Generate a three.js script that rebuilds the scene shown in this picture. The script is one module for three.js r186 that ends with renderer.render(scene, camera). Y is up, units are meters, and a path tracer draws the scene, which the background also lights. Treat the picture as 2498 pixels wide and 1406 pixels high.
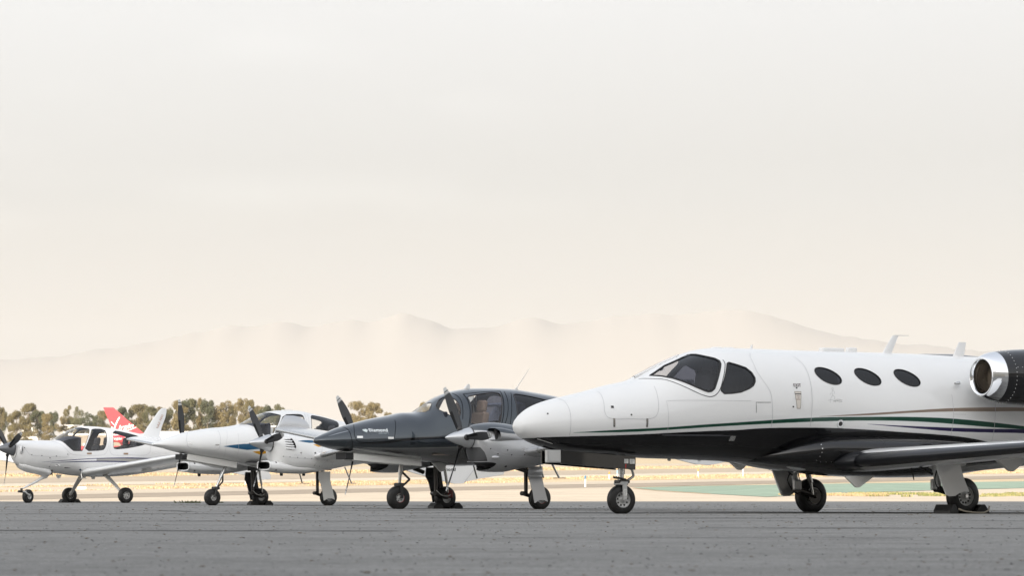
import * as THREE from 'three';
import { mergeGeometries } from 'three/addons/utils/BufferGeometryUtils.js';
import { RoundedBoxGeometry } from 'three/addons/geometries/RoundedBoxGeometry.js';

// ---------- camera, sky, sun, exposure ----------
const scene = new THREE.Scene();
const camera = new THREE.PerspectiveCamera(7.662, 1024 / 577, 0.5, 40000);
camera.position.set(0, 0.28, 0);
camera.rotation.set(0.04729, 0, 0);
camera.focus = 66; camera.userData.fStop = 11;
const renderer = new THREE.WebGLRenderer({ antialias: true });
renderer.toneMapping = THREE.LinearToneMapping;
renderer.toneMappingExposure = 1.45;
renderer.shadowMap.enabled = true;
renderer.setSize(1024, 577);
const SUN = new THREE.Vector3(-0.42, 0.211, 0.90).normalize();
const sun = new THREE.DirectionalLight(new THREE.Color(1.0, 0.86, 0.68), 5);
sun.position.copy(SUN).multiplyScalar(300); sun.castShadow = true; sun.shadow.radius = 1;
sun.shadow.mapSize.set(4096, 4096);
Object.assign(sun.shadow.camera, { left: -160, right: 160, top: 160, bottom: -160, near: 1, far: 1200 });
scene.add(sun); scene.add(sun.target);

let seed = 7;
const rnd = () => { seed = (seed * 1664525 + 1013904223) >>> 0; return seed / 4294967296; };
const rr = (a, b) => a + (b - a) * rnd();
const sm = (a, b, x) => { const t = Math.min(1, Math.max(0, (x - a) / (b - a))); return t * t * (3 - 2 * t); };
function hash2(i, j, s) { let h = (i * 374761393 + j * 668265263 + s * 974634777) | 0; h = Math.imul(h ^ (h >>> 13), 1274126177); return ((h ^ (h >>> 16)) >>> 0) / 4294967296; }
function vnoise(x, y, px, py, s) {      // value noise, wraps every px, py cells
  const i = Math.floor(x), j = Math.floor(y), u = x - i, v = y - j, a = u * u * (3 - 2 * u), b = v * v * (3 - 2 * v);
  const w = (n, p) => ((n % p) + p) % p, i0 = w(i, px), i1 = w(i + 1, px), j0 = w(j, py), j1 = w(j + 1, py);
  const p = hash2(i0, j0, s), q = hash2(i1, j0, s), r = hash2(i0, j1, s), t = hash2(i1, j1, s);
  return (p + (q - p) * a) * (1 - b) + (r + (t - r) * a) * b;
}
function skyTexture() {
  const W = 2048, H = 1024, d = new Float32Array(W * H * 4);
  const stops = [[-90, .19, .17, .15], [-3, .36, .32, .27], [0, .40, .365, .315], [2.3, .41, .38, .335], [3, .43, .41, .375], [4, .46, .455, .435], [6.5, .55, .555, .555], [14, .55, .58, .61], [35, .36, .41, .49], [90, .27, .32, .42]];
  for (let j = 0; j < H; j++) {
    const el = ((j + .5) / H - .5) * 180, ce = Math.cos(el * Math.PI / 180), se = Math.sin(el * Math.PI / 180);
    let k = 0; while (k < stops.length - 2 && el > stops[k + 1][0]) k++;
    const A = stops[k], B = stops[k + 1], t = Math.min(1, Math.max(0, (el - A[0]) / (B[0] - A[0])));
    for (let i = 0; i < W; i++) {
      const az = ((i + .5) / W - .5) * 2 * Math.PI, x = ce * Math.cos(az), z = ce * Math.sin(az);
      const c = x * SUN.x + se * SUN.y + z * SUN.z, ang = Math.acos(Math.max(-1, Math.min(1, c))) * 180 / Math.PI;
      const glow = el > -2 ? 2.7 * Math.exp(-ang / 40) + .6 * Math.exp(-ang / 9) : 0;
      // thin stratus streaks, long across the sky and thin in height
      const deg = az * 180 / Math.PI;
      let st = 0;
      if (el > 1 && el < 60) {
        const ev = el < 12 ? el * 1.0 : 12 + (el - 12) * .45;
        st = vnoise(deg * .11, ev * 1.35, 40, 999, 3) * .55 + vnoise(deg * .3 + 5, ev * 2.6, 108, 999, 5) * .3 + vnoise(deg * .75, ev * 4.4, 270, 999, 9) * .15;
        st = (sm(.46, .8, st) - .25) * sm(1.2, 3, el) * .13;
      }
      const bank = Math.exp(-(((el - 3.98) / .2) ** 2)) * Math.exp(-(((deg + 92.6) / 2.1) ** 4)) * .10 + Math.exp(-(((el - 3.1) / .14) ** 2)) * Math.exp(-(((deg + 97.5) / 3) ** 4)) * .05;
      const o = (j * W + i) * 4, warm = [1, .95, .88];
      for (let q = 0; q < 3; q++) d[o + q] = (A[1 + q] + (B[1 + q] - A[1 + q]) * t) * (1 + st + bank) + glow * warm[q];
      d[o + 3] = 1;
    }
  }
  const tx = new THREE.DataTexture(d, W, H, THREE.RGBAFormat, THREE.FloatType);
  tx.mapping = THREE.EquirectangularReflectionMapping; tx.magFilter = THREE.LinearFilter; tx.minFilter = THREE.LinearFilter; tx.needsUpdate = true;
  return tx;
}
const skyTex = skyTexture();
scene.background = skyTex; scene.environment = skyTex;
scene.fog = new THREE.FogExp2(new THREE.Color(.97, .955, .94), 0.00003);

// ---------- helpers ----------
const names = {};
function numbered(n) { const k = names[n] = (names[n] || 0) + 1; return k === 1 ? n : n + '_' + String(k - 1).padStart(3, '0'); }
function shade(o) { o.traverse(m => { if (m.isMesh) { m.castShadow = true; m.receiveShadow = true; } }); return o; }
function mesh(name, geo, mat, parent) { const m = new THREE.Mesh(geo, mat); m.name = name; m.castShadow = m.receiveShadow = true; if (parent) parent.add(m); return m; }
function group(name, parent) { const g = new THREE.Group(); g.name = name; if (parent) parent.add(g); return g; }
function thing(name, label, category, grp) { const g = new THREE.Group(); g.name = numbered(name); g.userData = { label, category }; if (grp) g.userData.group = grp; scene.add(g); return g; }
function tag(o, label, category, grp) { o.name = numbered(o.name); o.userData = { label, category }; if (grp) o.userData.group = grp; scene.add(o); return o; }
function structure(name, geo, mat) { const m = mesh(numbered(name), geo, mat, scene); m.userData.kind = 'structure'; return m; }
const std = (c, rough = .6, metal = 0, extra = {}) => new THREE.MeshPhysicalMaterial({ color: Array.isArray(c) ? new THREE.Color().setRGB(...c) : c, roughness: rough, metalness: metal, ...extra });
function canvasTex(w, h, draw) { const c = document.createElement('canvas'); c.width = w; c.height = h; const g = c.getContext('2d'); draw(g, w, h); const t = new THREE.CanvasTexture(c); t.colorSpace = THREE.SRGBColorSpace; t.anisotropy = 8; return t; }
function dataTex(w, h, f, srgb = true) {
  const d = new Uint8Array(w * h * 4);
  for (let j = 0; j < h; j++) for (let i = 0; i < w; i++) { const c = f(i, j), o = (j * w + i) * 4; d[o] = c[0]; d[o + 1] = c[1]; d[o + 2] = c[2]; d[o + 3] = 255; }
  const t = new THREE.DataTexture(d, w, h); t.wrapS = t.wrapT = THREE.RepeatWrapping; t.magFilter = THREE.LinearFilter; t.minFilter = THREE.LinearMipmapLinearFilter; t.generateMipmaps = true; if (srgb) t.colorSpace = THREE.SRGBColorSpace; t.needsUpdate = true; return t;
}
function soup(tris, uv) {     // tris: list of triangles of [x,y,z,nx,ny,nz]
  const P = new Float32Array(tris.length * 9), N = new Float32Array(tris.length * 9), U = new Float32Array(tris.length * 6);
  let a = 0, b = 0;
  for (const t of tris) for (const v of t) { P[a] = v[0]; P[a + 1] = v[1]; P[a + 2] = v[2]; N[a] = v[3]; N[a + 1] = v[4]; N[a + 2] = v[5]; a += 3; const q = uv ? uv(v) : [v[0], v[1]]; U[b++] = q[0]; U[b++] = q[1]; }
  const g = new THREE.BufferGeometry(); g.setAttribute('position', new THREE.BufferAttribute(P, 3)); g.setAttribute('normal', new THREE.BufferAttribute(N, 3)); g.setAttribute('uv', new THREE.BufferAttribute(U, 2)); return g;
}
function gridGeo(nu, nv, f, uvf) {  // surface grid with smooth normals
  const P = [], U = [], I = [];
  for (let j = 0; j <= nv; j++) for (let i = 0; i <= nu; i++) { P.push(...f(i / nu, j / nv)); U.push(...(uvf ? uvf(i / nu, j / nv) : [i / nu, j / nv])); }
  for (let j = 0; j < nv; j++) for (let i = 0; i < nu; i++) { const a = j * (nu + 1) + i, b = a + 1, c = a + nu + 1, d = c + 1; I.push(a, b, d, a, d, c); }
  const g = new THREE.BufferGeometry(); g.setAttribute('position', new THREE.Float32BufferAttribute(P, 3)); g.setAttribute('uv', new THREE.Float32BufferAttribute(U, 2)); g.setIndex(I); g.computeVertexNormals(); return g;
}
const box = (x0, x1, y0, y1, z0, z1, r = 0) => { const w = x1 - x0, h = y1 - y0, d = z1 - z0; const g = r ? new RoundedBoxGeometry(w, h, d, 3, Math.min(r, w / 2.01, h / 2.01, d / 2.01)) : new THREE.BoxGeometry(w, h, d); g.translate((x0 + x1) / 2, (y0 + y1) / 2, (z0 + z1) / 2); return g; };
function rod(a, b, r0, r1 = r0, seg = 12) { const A = new THREE.Vector3(...a), B = new THREE.Vector3(...b), d = B.clone().sub(A), g = new THREE.CylinderGeometry(r1, r0, d.length(), seg); g.applyQuaternion(new THREE.Quaternion().setFromUnitVectors(new THREE.Vector3(0, 1, 0), d.clone().normalize())); g.translate(...A.add(B).multiplyScalar(.5).toArray()); return g; }
function tube(pts, r, n = 24, seg = 8) { return new THREE.TubeGeometry(new THREE.CatmullRomCurve3(pts.map(p => new THREE.Vector3(...p))), n, r, seg, false); }
const join = list => mergeGeometries(list.map(g => { const q = g.index ? g.toNonIndexed() : g; for (const k of Object.keys(q.attributes)) if (!['position', 'normal', 'uv'].includes(k)) q.deleteAttribute(k); return q; }));
function plate(pts, z, th, bend) {   // thin plate from a side outline, thickness along z; bend(x,y)->dz
  const s = new THREE.Shape(pts.map(p => new THREE.Vector2(...p))), g = new THREE.ExtrudeGeometry(s, { depth: th, bevelEnabled: true, bevelThickness: .003, bevelSize: .003, bevelSegments: 1, curveSegments: 8 });
  g.translate(0, 0, z); if (bend) { const p = g.attributes.position; for (let i = 0; i < p.count; i++) p.setZ(i, p.getZ(i) + bend(p.getX(i), p.getY(i))); g.computeVertexNormals(); } return g;
}
class Body {      // a lofted body: stations x, ytop, ybottom, half width, y of widest, exponents
  constructor(st, zc = 0) {
    this.st = st; this.zc = zc; this.x0 = st[0][0]; this.x1 = st[st.length - 1][0];
    const n = st.length, h = [], col = [];
    for (let i = 0; i < n - 1; i++) h.push(st[i + 1][0] - st[i][0]);
    for (let k = 1; k < 7; k++) {
      const d = h.map((hh, i) => (st[i + 1][k] - st[i][k]) / hh), m = new Array(n).fill(0);
      for (let i = 1; i < n - 1; i++) if (d[i - 1] * d[i] > 0) { const w1 = 2 * h[i] + h[i - 1], w2 = h[i] + 2 * h[i - 1]; m[i] = (w1 + w2) / (w1 / d[i - 1] + w2 / d[i]); }
      m[0] = d[0]; m[n - 1] = d[n - 2]; col.push(m);
    }
    this.h = h; this.m = col;
  }
  at(x) {
    const st = this.st; x = Math.min(this.x1, Math.max(this.x0, x)); let i = 0; while (i < st.length - 2 && x > st[i + 1][0]) i++;
    const hh = this.h[i], t = (x - st[i][0]) / hh, t2 = t * t, t3 = t2 * t, out = [];
    for (let k = 1; k < 7; k++) { const m = this.m[k - 1]; out.push((2 * t3 - 3 * t2 + 1) * st[i][k] + (t3 - 2 * t2 + t) * hh * m[i] + (3 * t2 - 2 * t3) * st[i + 1][k] + (t3 - t2) * hh * m[i + 1]); }
    return out;
  }
  pt(x, ph) { const [yt, yb, w, ym, nt, nb] = this.at(x), c = Math.cos(ph), s = Math.sin(ph), n = s >= 0 ? nt : nb; return [x, ym + (s >= 0 ? yt - ym : ym - yb) * Math.sign(s) * Math.abs(s) ** (2 / n), this.zc + w * Math.sign(c) * Math.abs(c) ** (2 / n)]; }
  zat(x, y) { const [yt, yb, w, ym, nt, nb] = this.at(x), up = y >= ym, n = up ? nt : nb, q = Math.min(1, Math.abs((y - ym) / Math.max(1e-5, up ? yt - ym : ym - yb))); return w * (1 - q ** n) ** (1 / n); }
  on(x, y, side = 1, lift = 0) { { const [yt, yb] = this.at(x); y = Math.min(yt - .004 - .006 * (yt - yb), Math.max(yb + .004, y)); } const e = .004, z = this.zat(x, y); let dx = (this.zat(x + e, y) - this.zat(x - e, y)) / (2 * e), dy = (this.zat(x, y + e) - this.zat(x, y - e)) / (2 * e); dx = Math.max(-6, Math.min(6, dx)); dy = Math.max(-9, Math.min(9, dy)); const n = new THREE.Vector3(-dx, -dy, 1).normalize(); return { p: new THREE.Vector3(x + n.x * lift, y + n.y * lift, this.zc + side * (z + n.z * lift)), n: new THREE.Vector3(n.x, n.y, n.z * side) }; }
  tris(nx, np, xs) {
    // stations spread evenly in slope-heavy nose by a square law
    const L = []; const X = xs || Array.from({ length: nx + 1 }, (_, i) => { const t = i / nx; return this.x0 + (this.x1 - this.x0) * (t * .72 + t * t * .28); });
    if (!xs && this.st[0][3] < .03) X.splice(1, 0, ...[.004, .015, .035].map(v => this.x0 + v));
    const N = X.length, V = [];
    for (let i = 0; i < N; i++) for (let j = 0; j <= np; j++) V.push(this.pt(X[i], -Math.PI / 2 + j / np * 2 * Math.PI));
    const nr = V.map(() => [0, 0, 0]), I = [];
    for (let i = 0; i < N - 1; i++) for (let j = 0; j < np; j++) { const a = i * (np + 1) + j, b = a + 1, c = a + np + 1, d = c + 1; I.push([a, c, d], [a, d, b]); }
    const A = new THREE.Vector3(), B = new THREE.Vector3(), C = new THREE.Vector3();
    for (const t of I) { A.set(...V[t[0]]); B.set(...V[t[1]]).sub(A); C.set(...V[t[2]]).sub(A); B.cross(C); for (const k of t) { nr[k][0] += B.x; nr[k][1] += B.y; nr[k][2] += B.z; } }
    for (let i = 0; i < N; i++) { const a = i * (np + 1), b = a + np; for (let k = 0; k < 3; k++) nr[a][k] = nr[b][k] = nr[a][k] + nr[b][k]; }
    const W = V.map((v, i) => { const n = nr[i], l = Math.hypot(...n) || 1; return [...v, n[0] / l, n[1] / l, n[2] / l]; });
    for (const t of I) L.push([W[t[0]], W[t[1]], W[t[2]]]);
    // outward check
    const c = L[Math.floor(L.length * .4)], m = c[0]; const [yt, yb] = this.at(m[0]);
    if ((m[1] - (yt + yb) / 2) * m[4] + (m[2] - this.zc) * m[5] < 0) for (const v of W) { v[3] *= -1; v[4] *= -1; v[5] *= -1; }
    return L;
  }
}
function clip(tri, a, b, A, B) {    // split polygon by the line a->b in axes A,B; returns [left, right]
  const s = v => (b[0] - a[0]) * (v[B] - a[1]) - (b[1] - a[1]) * (v[A] - a[0]), L = [], R = [];
  for (let i = 0; i < tri.length; i++) {
    const p = tri[i], q = tri[(i + 1) % tri.length], sp = s(p), sq = s(q);
    if (sp >= 0) L.push(p); if (sp <= 0) R.push(p);
    if (sp * sq < 0) { const t = sp / (sp - sq), v = p.map((x, k) => x + (q[k] - x) * t); L.push(v); R.push(v); }
  }
  return [L.length > 2 ? L : null, R.length > 2 ? R : null];
}
const fan = p => { const o = []; for (let i = 1; i < p.length - 1; i++) o.push([p[0], p[i], p[i + 1]]); return o; };
function cut(tris, poly, A = 0, B = 1, test) {   // cut triangles by an outline seen along one axis
  let pts = poly.map(p => new THREE.Vector2(...p)); if (THREE.ShapeUtils.isClockWise(pts)) pts = pts.reverse();
  const T = THREE.ShapeUtils.triangulateShape(pts, []).map(t => t.map(i => [pts[i].x, pts[i].y])), inside = []; let rest = tris;
  for (const t of T) {
    const x0 = Math.min(t[0][0], t[1][0], t[2][0]), x1 = Math.max(t[0][0], t[1][0], t[2][0]), y0 = Math.min(t[0][1], t[1][1], t[2][1]), y1 = Math.max(t[0][1], t[1][1], t[2][1]), next = [];
    const area = (t[1][0] - t[0][0]) * (t[2][1] - t[0][1]) - (t[1][1] - t[0][1]) * (t[2][0] - t[0][0]), tt = area > 0 ? t : [t[0], t[2], t[1]];
    for (const tr of rest) {
      if ((tr[0][A] < x0 && tr[1][A] < x0 && tr[2][A] < x0) || (tr[0][A] > x1 && tr[1][A] > x1 && tr[2][A] > x1) || (tr[0][B] < y0 && tr[1][B] < y0 && tr[2][B] < y0) || (tr[0][B] > y1 && tr[1][B] > y1 && tr[2][B] > y1) || (test && !test(tr))) { next.push(tr); continue; }
      let cur = tr;
      for (let k = 0; k < 3 && cur; k++) { const [l, r] = clip(cur, tt[k], tt[(k + 1) % 3], A, B); if (r) next.push(...fan(r)); cur = l; }
      if (cur) inside.push(...fan(cur));
    }
    rest = next;
  }
  return { inside, outside: rest };
}
const pushed = (tris, d) => tris.map(t => t.map(v => [v[0] + v[3] * d, v[1] + v[4] * d, v[2] + v[5] * d, v[3], v[4], v[5]]));
function strip(body, pts, w, { closed = false, side = 1, lift = .002, step = .04 } = {}) {   // a ribbon lying on the body along a side outline
  const P = [], q = closed ? [...pts, pts[0]] : pts;
  for (let i = 0; i < q.length - 1; i++) { const d = Math.hypot(q[i + 1][0] - q[i][0], q[i + 1][1] - q[i][1]), n = Math.max(1, Math.ceil(d / step)); for (let k = 0; k < n; k++) P.push([q[i][0] + (q[i + 1][0] - q[i][0]) * k / n, q[i][1] + (q[i + 1][1] - q[i][1]) * k / n]); }
  P.push(q[q.length - 1]);
  const S = P.map(p => body.on(p[0], p[1], side, lift)), n = S.length;
  return gridGeo(n - 1, 1, (u, v) => { const i = Math.round(u * (n - 1)), a = S[closed ? (i - 1 + n - 1) % (n - 1) : Math.max(0, i - 1)].p, b = S[closed ? (i + 1) % (n - 1) : Math.min(n - 1, i + 1)].p, t = b.clone().sub(a).normalize(), bi = S[i].n.clone().cross(t).normalize().multiplyScalar((v - .5) * w); return S[i].p.clone().add(bi).toArray(); });
}
function decal(body, x0, x1, y0, y1, { side = 1, lift = .003, nu = 12, nv = 8, skew = 0 } = {}) { return gridGeo(nu, nv, (u, v) => body.on(x0 + (x1 - x0) * u + skew * (v - .5), y0 + (y1 - y0) * v, side, lift).p.toArray(), (u, v) => [side > 0 ? u : 1 - u, v]); }
const round = (pts, n = 3) => { let p = pts; for (let k = 0; k < n; k++) { const q = []; p.forEach((a, i) => { const b = p[(i + 1) % p.length]; q.push([a[0] * .75 + b[0] * .25, a[1] * .75 + b[1] * .25], [a[0] * .25 + b[0] * .75, a[1] * .25 + b[1] * .75]); }); p = q; } return p; };
const oval = (cx, cy, rx, ry, rot = 0, n = 28) => Array.from({ length: n }, (_, i) => { const t = i / n * 2 * Math.PI, x = rx * Math.cos(t), y = ry * Math.sin(t); return [cx + x * Math.cos(rot) - y * Math.sin(rot), cy + x * Math.sin(rot) + y * Math.cos(rot)]; });
// lifting surface: sections [xLE, y, z, chord, thickness]; normal 'dir' gives the thickness direction
function foil(sec, { n = 22, from = 0, to = 1, camber = .02, dirs, cap = true, grow = 0 } = {}) {
  const prof = []; // from upper TE side to lower TE side
  const yt = c => 5 * (.2969 * Math.sqrt(c) - .126 * c - .3516 * c * c + .2843 * c ** 3 - .1036 * c ** 4);
  for (let i = 0; i <= 2 * n; i++) { const s = i / n - 1, c0 = (1 - Math.cos(Math.PI * Math.abs(s))) / 2, c = from + (to - from) * c0; prof.push([c, (s < 0 ? 1 : -1) * yt(c), 4 * camber * c * (1 - c)]); }
  const m = prof.length, rows = sec.length;
  const P = (i, j) => { const [x, y, z, ch, th] = sec[i], [c, t, k] = prof[j], d = dirs ? dirs[i] : [0, 1, 0], v = (t * th + Math.sign(t || 0) * grow) + k * ch; return [x + c * ch - (c < .001 ? grow : 0), y + v * d[1], z + v * d[2]]; };
  const g = gridGeo(m - 1, rows - 1, (u, v) => P(Math.round(v * (rows - 1)), Math.round(u * (m - 1))), (u, v) => [v, u]);
  if (!cap) return g;
  const L = [g];
  for (const i of [0, rows - 1]) { const pos = []; for (let j = 0; j < m - 1; j++) { const c = sec[i], d = dirs ? dirs[i] : [0, 1, 0], mid = [c[0] + c[3] * (from + to) / 2, c[1], c[2]]; pos.push(...mid, ...P(i, j), ...P(i, j + 1)); } const q = new THREE.BufferGeometry(); q.setAttribute('position', new THREE.Float32BufferAttribute(pos, 3)); q.setAttribute('uv', new THREE.Float32BufferAttribute(new Array(pos.length / 3 * 2).fill(i ? 1 : 0), 2)); q.computeVertexNormals(); L.push(q); }
  return join(L);
}
const mirrorSec = s => s.map(v => [v[0], v[1], -v[2], v[3], v[4]]);
function lerpSec(a, b, n) { const o = []; for (let i = 0; i <= n; i++) { const t = i / n; o.push(a.map((v, k) => v + (b[k] - v) * t)); } return o; }
// ---------- materials ----------
const smudge = dataTex(512, 512, (i, j) => { const a = vnoise(i / 8, j / 8, 64, 64, 1) * .4 + vnoise(i / 32, j / 32, 16, 16, 2) * .35 + vnoise(i / 2, j / 2, 256, 256, 4) * .25; const v = 120 + 110 * a; return [v, v, v]; }, false);
const paintBase = { specularIntensity: .3, clearcoat: .9, clearcoatRoughness: .07, roughness: .42, metalness: 0 };
const M = {
  white: std([.76, .76, .755], .4, 0, paintBase),
  whiteDull: std([.74, .73, .70], .5, 0, { clearcoat: .3, clearcoatRoughness: .3, roughnessMap: smudge }),
  black: std([.004, .004, .005], .3, 0, { specularIntensity: .15, clearcoat: 1, clearcoatRoughness: .02 }),
  blackMatte: std([.016, .016, .017], .75),
  boot: std([.006, .0065, .009], .4, 0, { specularIntensity: .4, clearcoat: .6, clearcoatRoughness: .12 }),
  seam: std([.05, .05, .055], .8),
  seamSoft: std([.48, .48, .49], .8),
  gap: std([.004, .004, .005], .9, 0, { specularIntensity: .1 }),
  cheek: std([.10, .102, .106], .45, .3),
  rubber: std([.011, .0105, .010], .8, 0, { roughnessMap: smudge }),
  chrome: std([.86, .87, .88], .07, 1),
  steel: std([.42, .41, .39], .34, 1, { roughnessMap: smudge }),
  alu: std([.60, .60, .59], .38, 1, { roughnessMap: smudge }),
  aluPaint: std([.50, .50, .49], .45, .25, { clearcoat: .4 }),
  dark: std([.030, .029, .028], .6),
  oily: std([.055, .05, .045], .5, .5, { roughnessMap: smudge }),
  lining: std([.03, .03, .034], .9),
  liningTan: std([.16, .13, .11], .9),
  seat: std([.035, .035, .042], .8),
  seatTan: std([.16, .115, .09], .75),
  glare: std([.018, .020, .030], .85),
  silver: std([.50, .505, .515], .34, .55, { clearcoat: .9, clearcoatRoughness: .06 }),
  spinner: std([.55, .56, .57], .33, .75, { clearcoat: .6, clearcoatRoughness: .1 }),
  spinnerGrey: std([.16, .165, .175], .42, .4, { clearcoat: .5 }),
  red: std([.45, .02, .02], .5),
  brake: std([.16, .03, .025], .6),
  lens: std([.75, .77, .78], .1, .3, { clearcoat: 1 }),
  belt: std([.55, .55, .52], .8),
  rope: std([.42, .38, .31], .9),
};
const glass = new THREE.MeshPhysicalMaterial({ color: new THREE.Color().setRGB(.98, .985, .98), transmission: 1, thickness: 0, roughness: .02, ior: 1.48, metalness: 0 });
const glassDark = new THREE.MeshPhysicalMaterial({ color: new THREE.Color().setRGB(.11, .12, .16), transmission: 1, thickness: 0, roughness: .02, ior: 1.5 });
const glassJet = new THREE.MeshPhysicalMaterial({ color: new THREE.Color().setRGB(.80, .81, .84), transmission: 1, thickness: 0, roughness: .02, ior: 1.5 });
function paintTex(b, y0, y1, W, H, draw) {      // side view paint plan in metres, same on both sides
  const t = canvasTex(W, H, g => { g.setTransform(W / (b.x1 - b.x0), 0, 0, -H / (y1 - y0), -b.x0 * W / (b.x1 - b.x0), H * y1 / (y1 - y0)); draw(g); });
  return { t, uv: v => [(v[0] - b.x0) / (b.x1 - b.x0), (v[1] - y0) / (y1 - y0)] };
}
const css = (r, g, b) => { const f = c => Math.round(255 * (c <= .0031308 ? 12.92 * c : 1.055 * c ** (1 / 2.4) - .055)); return `rgb(${f(r)},${f(g)},${f(b)})`; };
function fillPoly(g, pts, c) { g.fillStyle = c; g.beginPath(); pts.forEach((p, i) => i ? g.lineTo(...p) : g.moveTo(...p)); g.closePath(); g.fill(); }
function smooth(pts, n = 8) { const c = new THREE.CatmullRomCurve3(pts.map(p => new THREE.Vector3(p[0], p[1], 0)), false, 'centripetal'); return c.getPoints(pts.length * n).map(p => [p.x, p.y]); }
const band = (up, lo) => [...smooth(up), ...smooth(lo).reverse()];
function textTex(w, h, lines) { return canvasTex(w, h, g => { g.clearRect(0, 0, w, h); for (const [s, x, y, font, col, align, sx] of lines) { g.save(); g.font = font; g.fillStyle = col; g.textAlign = align || 'left'; g.textBaseline = 'alphabetic'; g.translate(x, y); if (sx) g.scale(sx, 1); g.fillText(s, 0, 0); g.restore(); } }); }
const decalMat = (t, rough = .45) => new THREE.MeshPhysicalMaterial({ map: t, transparent: true, roughness: rough, clearcoat: .5, polygonOffset: true, polygonOffsetFactor: -2 });

// ---------- wheels ----------
function lathe(pts, seg = 56) { const g = new THREE.LatheGeometry(pts.map(p => new THREE.Vector2(...p)), seg); g.rotateX(Math.PI / 2); return g; }
function wheel(parent, [x, y, z], R, w, rr_, { rim = M.aluPaint, hub = M.alu, ring, holes = 8, prefix = '', side = 1, yaw = 0 } = {}) {
  const h = w / 2, pr = [];
  for (let i = 0; i <= 26; i++) { const t = i / 26 * Math.PI; const zz = -Math.cos(t) * h, q = Math.abs(Math.cos(t)); let r = rr_ + (R - rr_) * (1 - q ** 3.4) ** .5; if (q < .55) r = Math.max(r, R * (1 - .018 * q * q)); const gr = Math.min(...[-.42, -.15, .15, .42].map(k => Math.abs(zz / h - k))); if (gr < .035 && q < .6) r -= .006; pr.push([Math.max(rr_ * .9, r), zz]); }
  const tg = lathe(pr, 72), p = tg.attributes.position;
  for (let i = 0; i < p.count; i++) { const yy = p.getY(i), lim = -R * .945; if (yy < lim) { p.setY(i, lim); p.setZ(i, p.getZ(i) * 1.05); } }
  tg.computeVertexNormals();
  const tf = g => { g.rotateY(yaw); g.translate(x, y - R * .055, z); return g; };
  mesh('tyre', tf(tg), M.rubber, parent);
  const zo = side * h;
  const rimG = [lathe([[rr_ * .98, zo * .55], [rr_ * 1.0, zo * .82], [rr_ * .96, zo * .9], [rr_ * .9, zo * .86], [rr_ * .86, zo * .55], [rr_ * .55, zo * .48], [rr_ * .3, zo * .55], [rr_ * .28, zo * .72], [rr_ * .12, zo * .74], [0.001, zo * .74]])];
  rimG.push(lathe([[rr_ * .98, -zo * .5], [rr_ * .95, -zo * .85], [rr_ * .8, -zo * .6], [.001, -zo * .5]]));
  mesh('wheel_rim', tf(join(rimG)), rim, parent);
  const hs = [];
  for (let k = 0; k < holes; k++) { const a = k / holes * 2 * Math.PI + .2, g = new THREE.CylinderGeometry(rr_ * .12, rr_ * .12, .012, 12); g.rotateX(Math.PI / 2); g.translate(Math.cos(a) * rr_ * .68, Math.sin(a) * rr_ * .68, zo * .515); hs.push(g); }
  for (const q of hs) mesh('wheel_vent', tf(q), M.dark, parent);
  if (ring) mesh('slip_mark_ring', tf(lathe([[rr_ * .97, zo * .9], [rr_ * 1.08, zo * .93], [rr_ * 1.08, zo * .95], [rr_ * .97, zo * .93]])), ring, parent);
  const ax = new THREE.CylinderGeometry(rr_ * .17, rr_ * .2, w * .3, 16); ax.rotateX(Math.PI / 2); ax.translate(0, 0, side * w * .42); mesh('axle_cap', tf(ax), hub, parent);
}
// ---------- propellers ----------
function bladeTex(tipLight) {
  return canvasTex(128, 512, (g, w, h) => {
    g.fillStyle = '#3c3d3f'; g.fillRect(0, 0, w, h);
    for (let i = 0; i < 900; i++) { const v = 48 + rnd() * 34; g.fillStyle = `rgba(${v},${v},${v + 3},.35)`; g.fillRect(rnd() * w, rnd() * h, 1 + rnd() * 3, 1 + rnd() * 10); }
    g.fillStyle = '#111214'; g.fillRect(w * .29, h * .52, w * .42, h * .40);          // leading-edge boot on the inner half
    g.fillStyle = tipLight ? '#b9bbbb' : '#8f9193'; g.fillRect(0, 0, w, h * .075);
    g.fillStyle = '#1c1d1f'; g.fillRect(0, h * .075, w, h * .022); g.fillStyle = '#d9dada'; g.fillRect(0, h * .097, w, h * .018); g.fillStyle = '#1c1d1f'; g.fillRect(0, h * .115, w, h * .014); g.fillStyle = '#d9dada'; g.fillRect(0, h * .129, w, h * .012);
  });
}
const bladeMatA = std([1, 1, 1], .65, 0, { map: bladeTex(true), specularIntensity: .35 });
function bladeGeo(R, r0, c) {
  const n = 16, secs = [];
  for (let i = 0; i <= n; i++) { const t = i / n, r = r0 + (R - r0) * t; const ch = c * (t < .12 ? .45 + t / .12 * .25 : t < .5 ? .7 + (t - .12) / .38 * .3 : 1 - .62 * ((t - .5) / .5) ** 2.2), th = .03 * (1 - t) ** 1.2 + .006, tw = (58 - 40 * t ** .7) * Math.PI / 180; secs.push([r, ch, th, tw, -.03 * t * t * t]); }
  const m = 20;
  return gridGeo(m, n, (u, v) => { const s = secs[Math.round(v * n)], a = u * 2 * Math.PI, cx = Math.cos(a) * .5 * s[1], tz = Math.sin(a) * s[2] * .5 * (1 + .3 * Math.cos(a)); const ct = Math.cos(s[3]), sn = Math.sin(s[3]); return [s[4] + cx * sn + tz * ct, s[0], cx * ct - tz * sn]; }, (u, v) => [u, v]);
}
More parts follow.
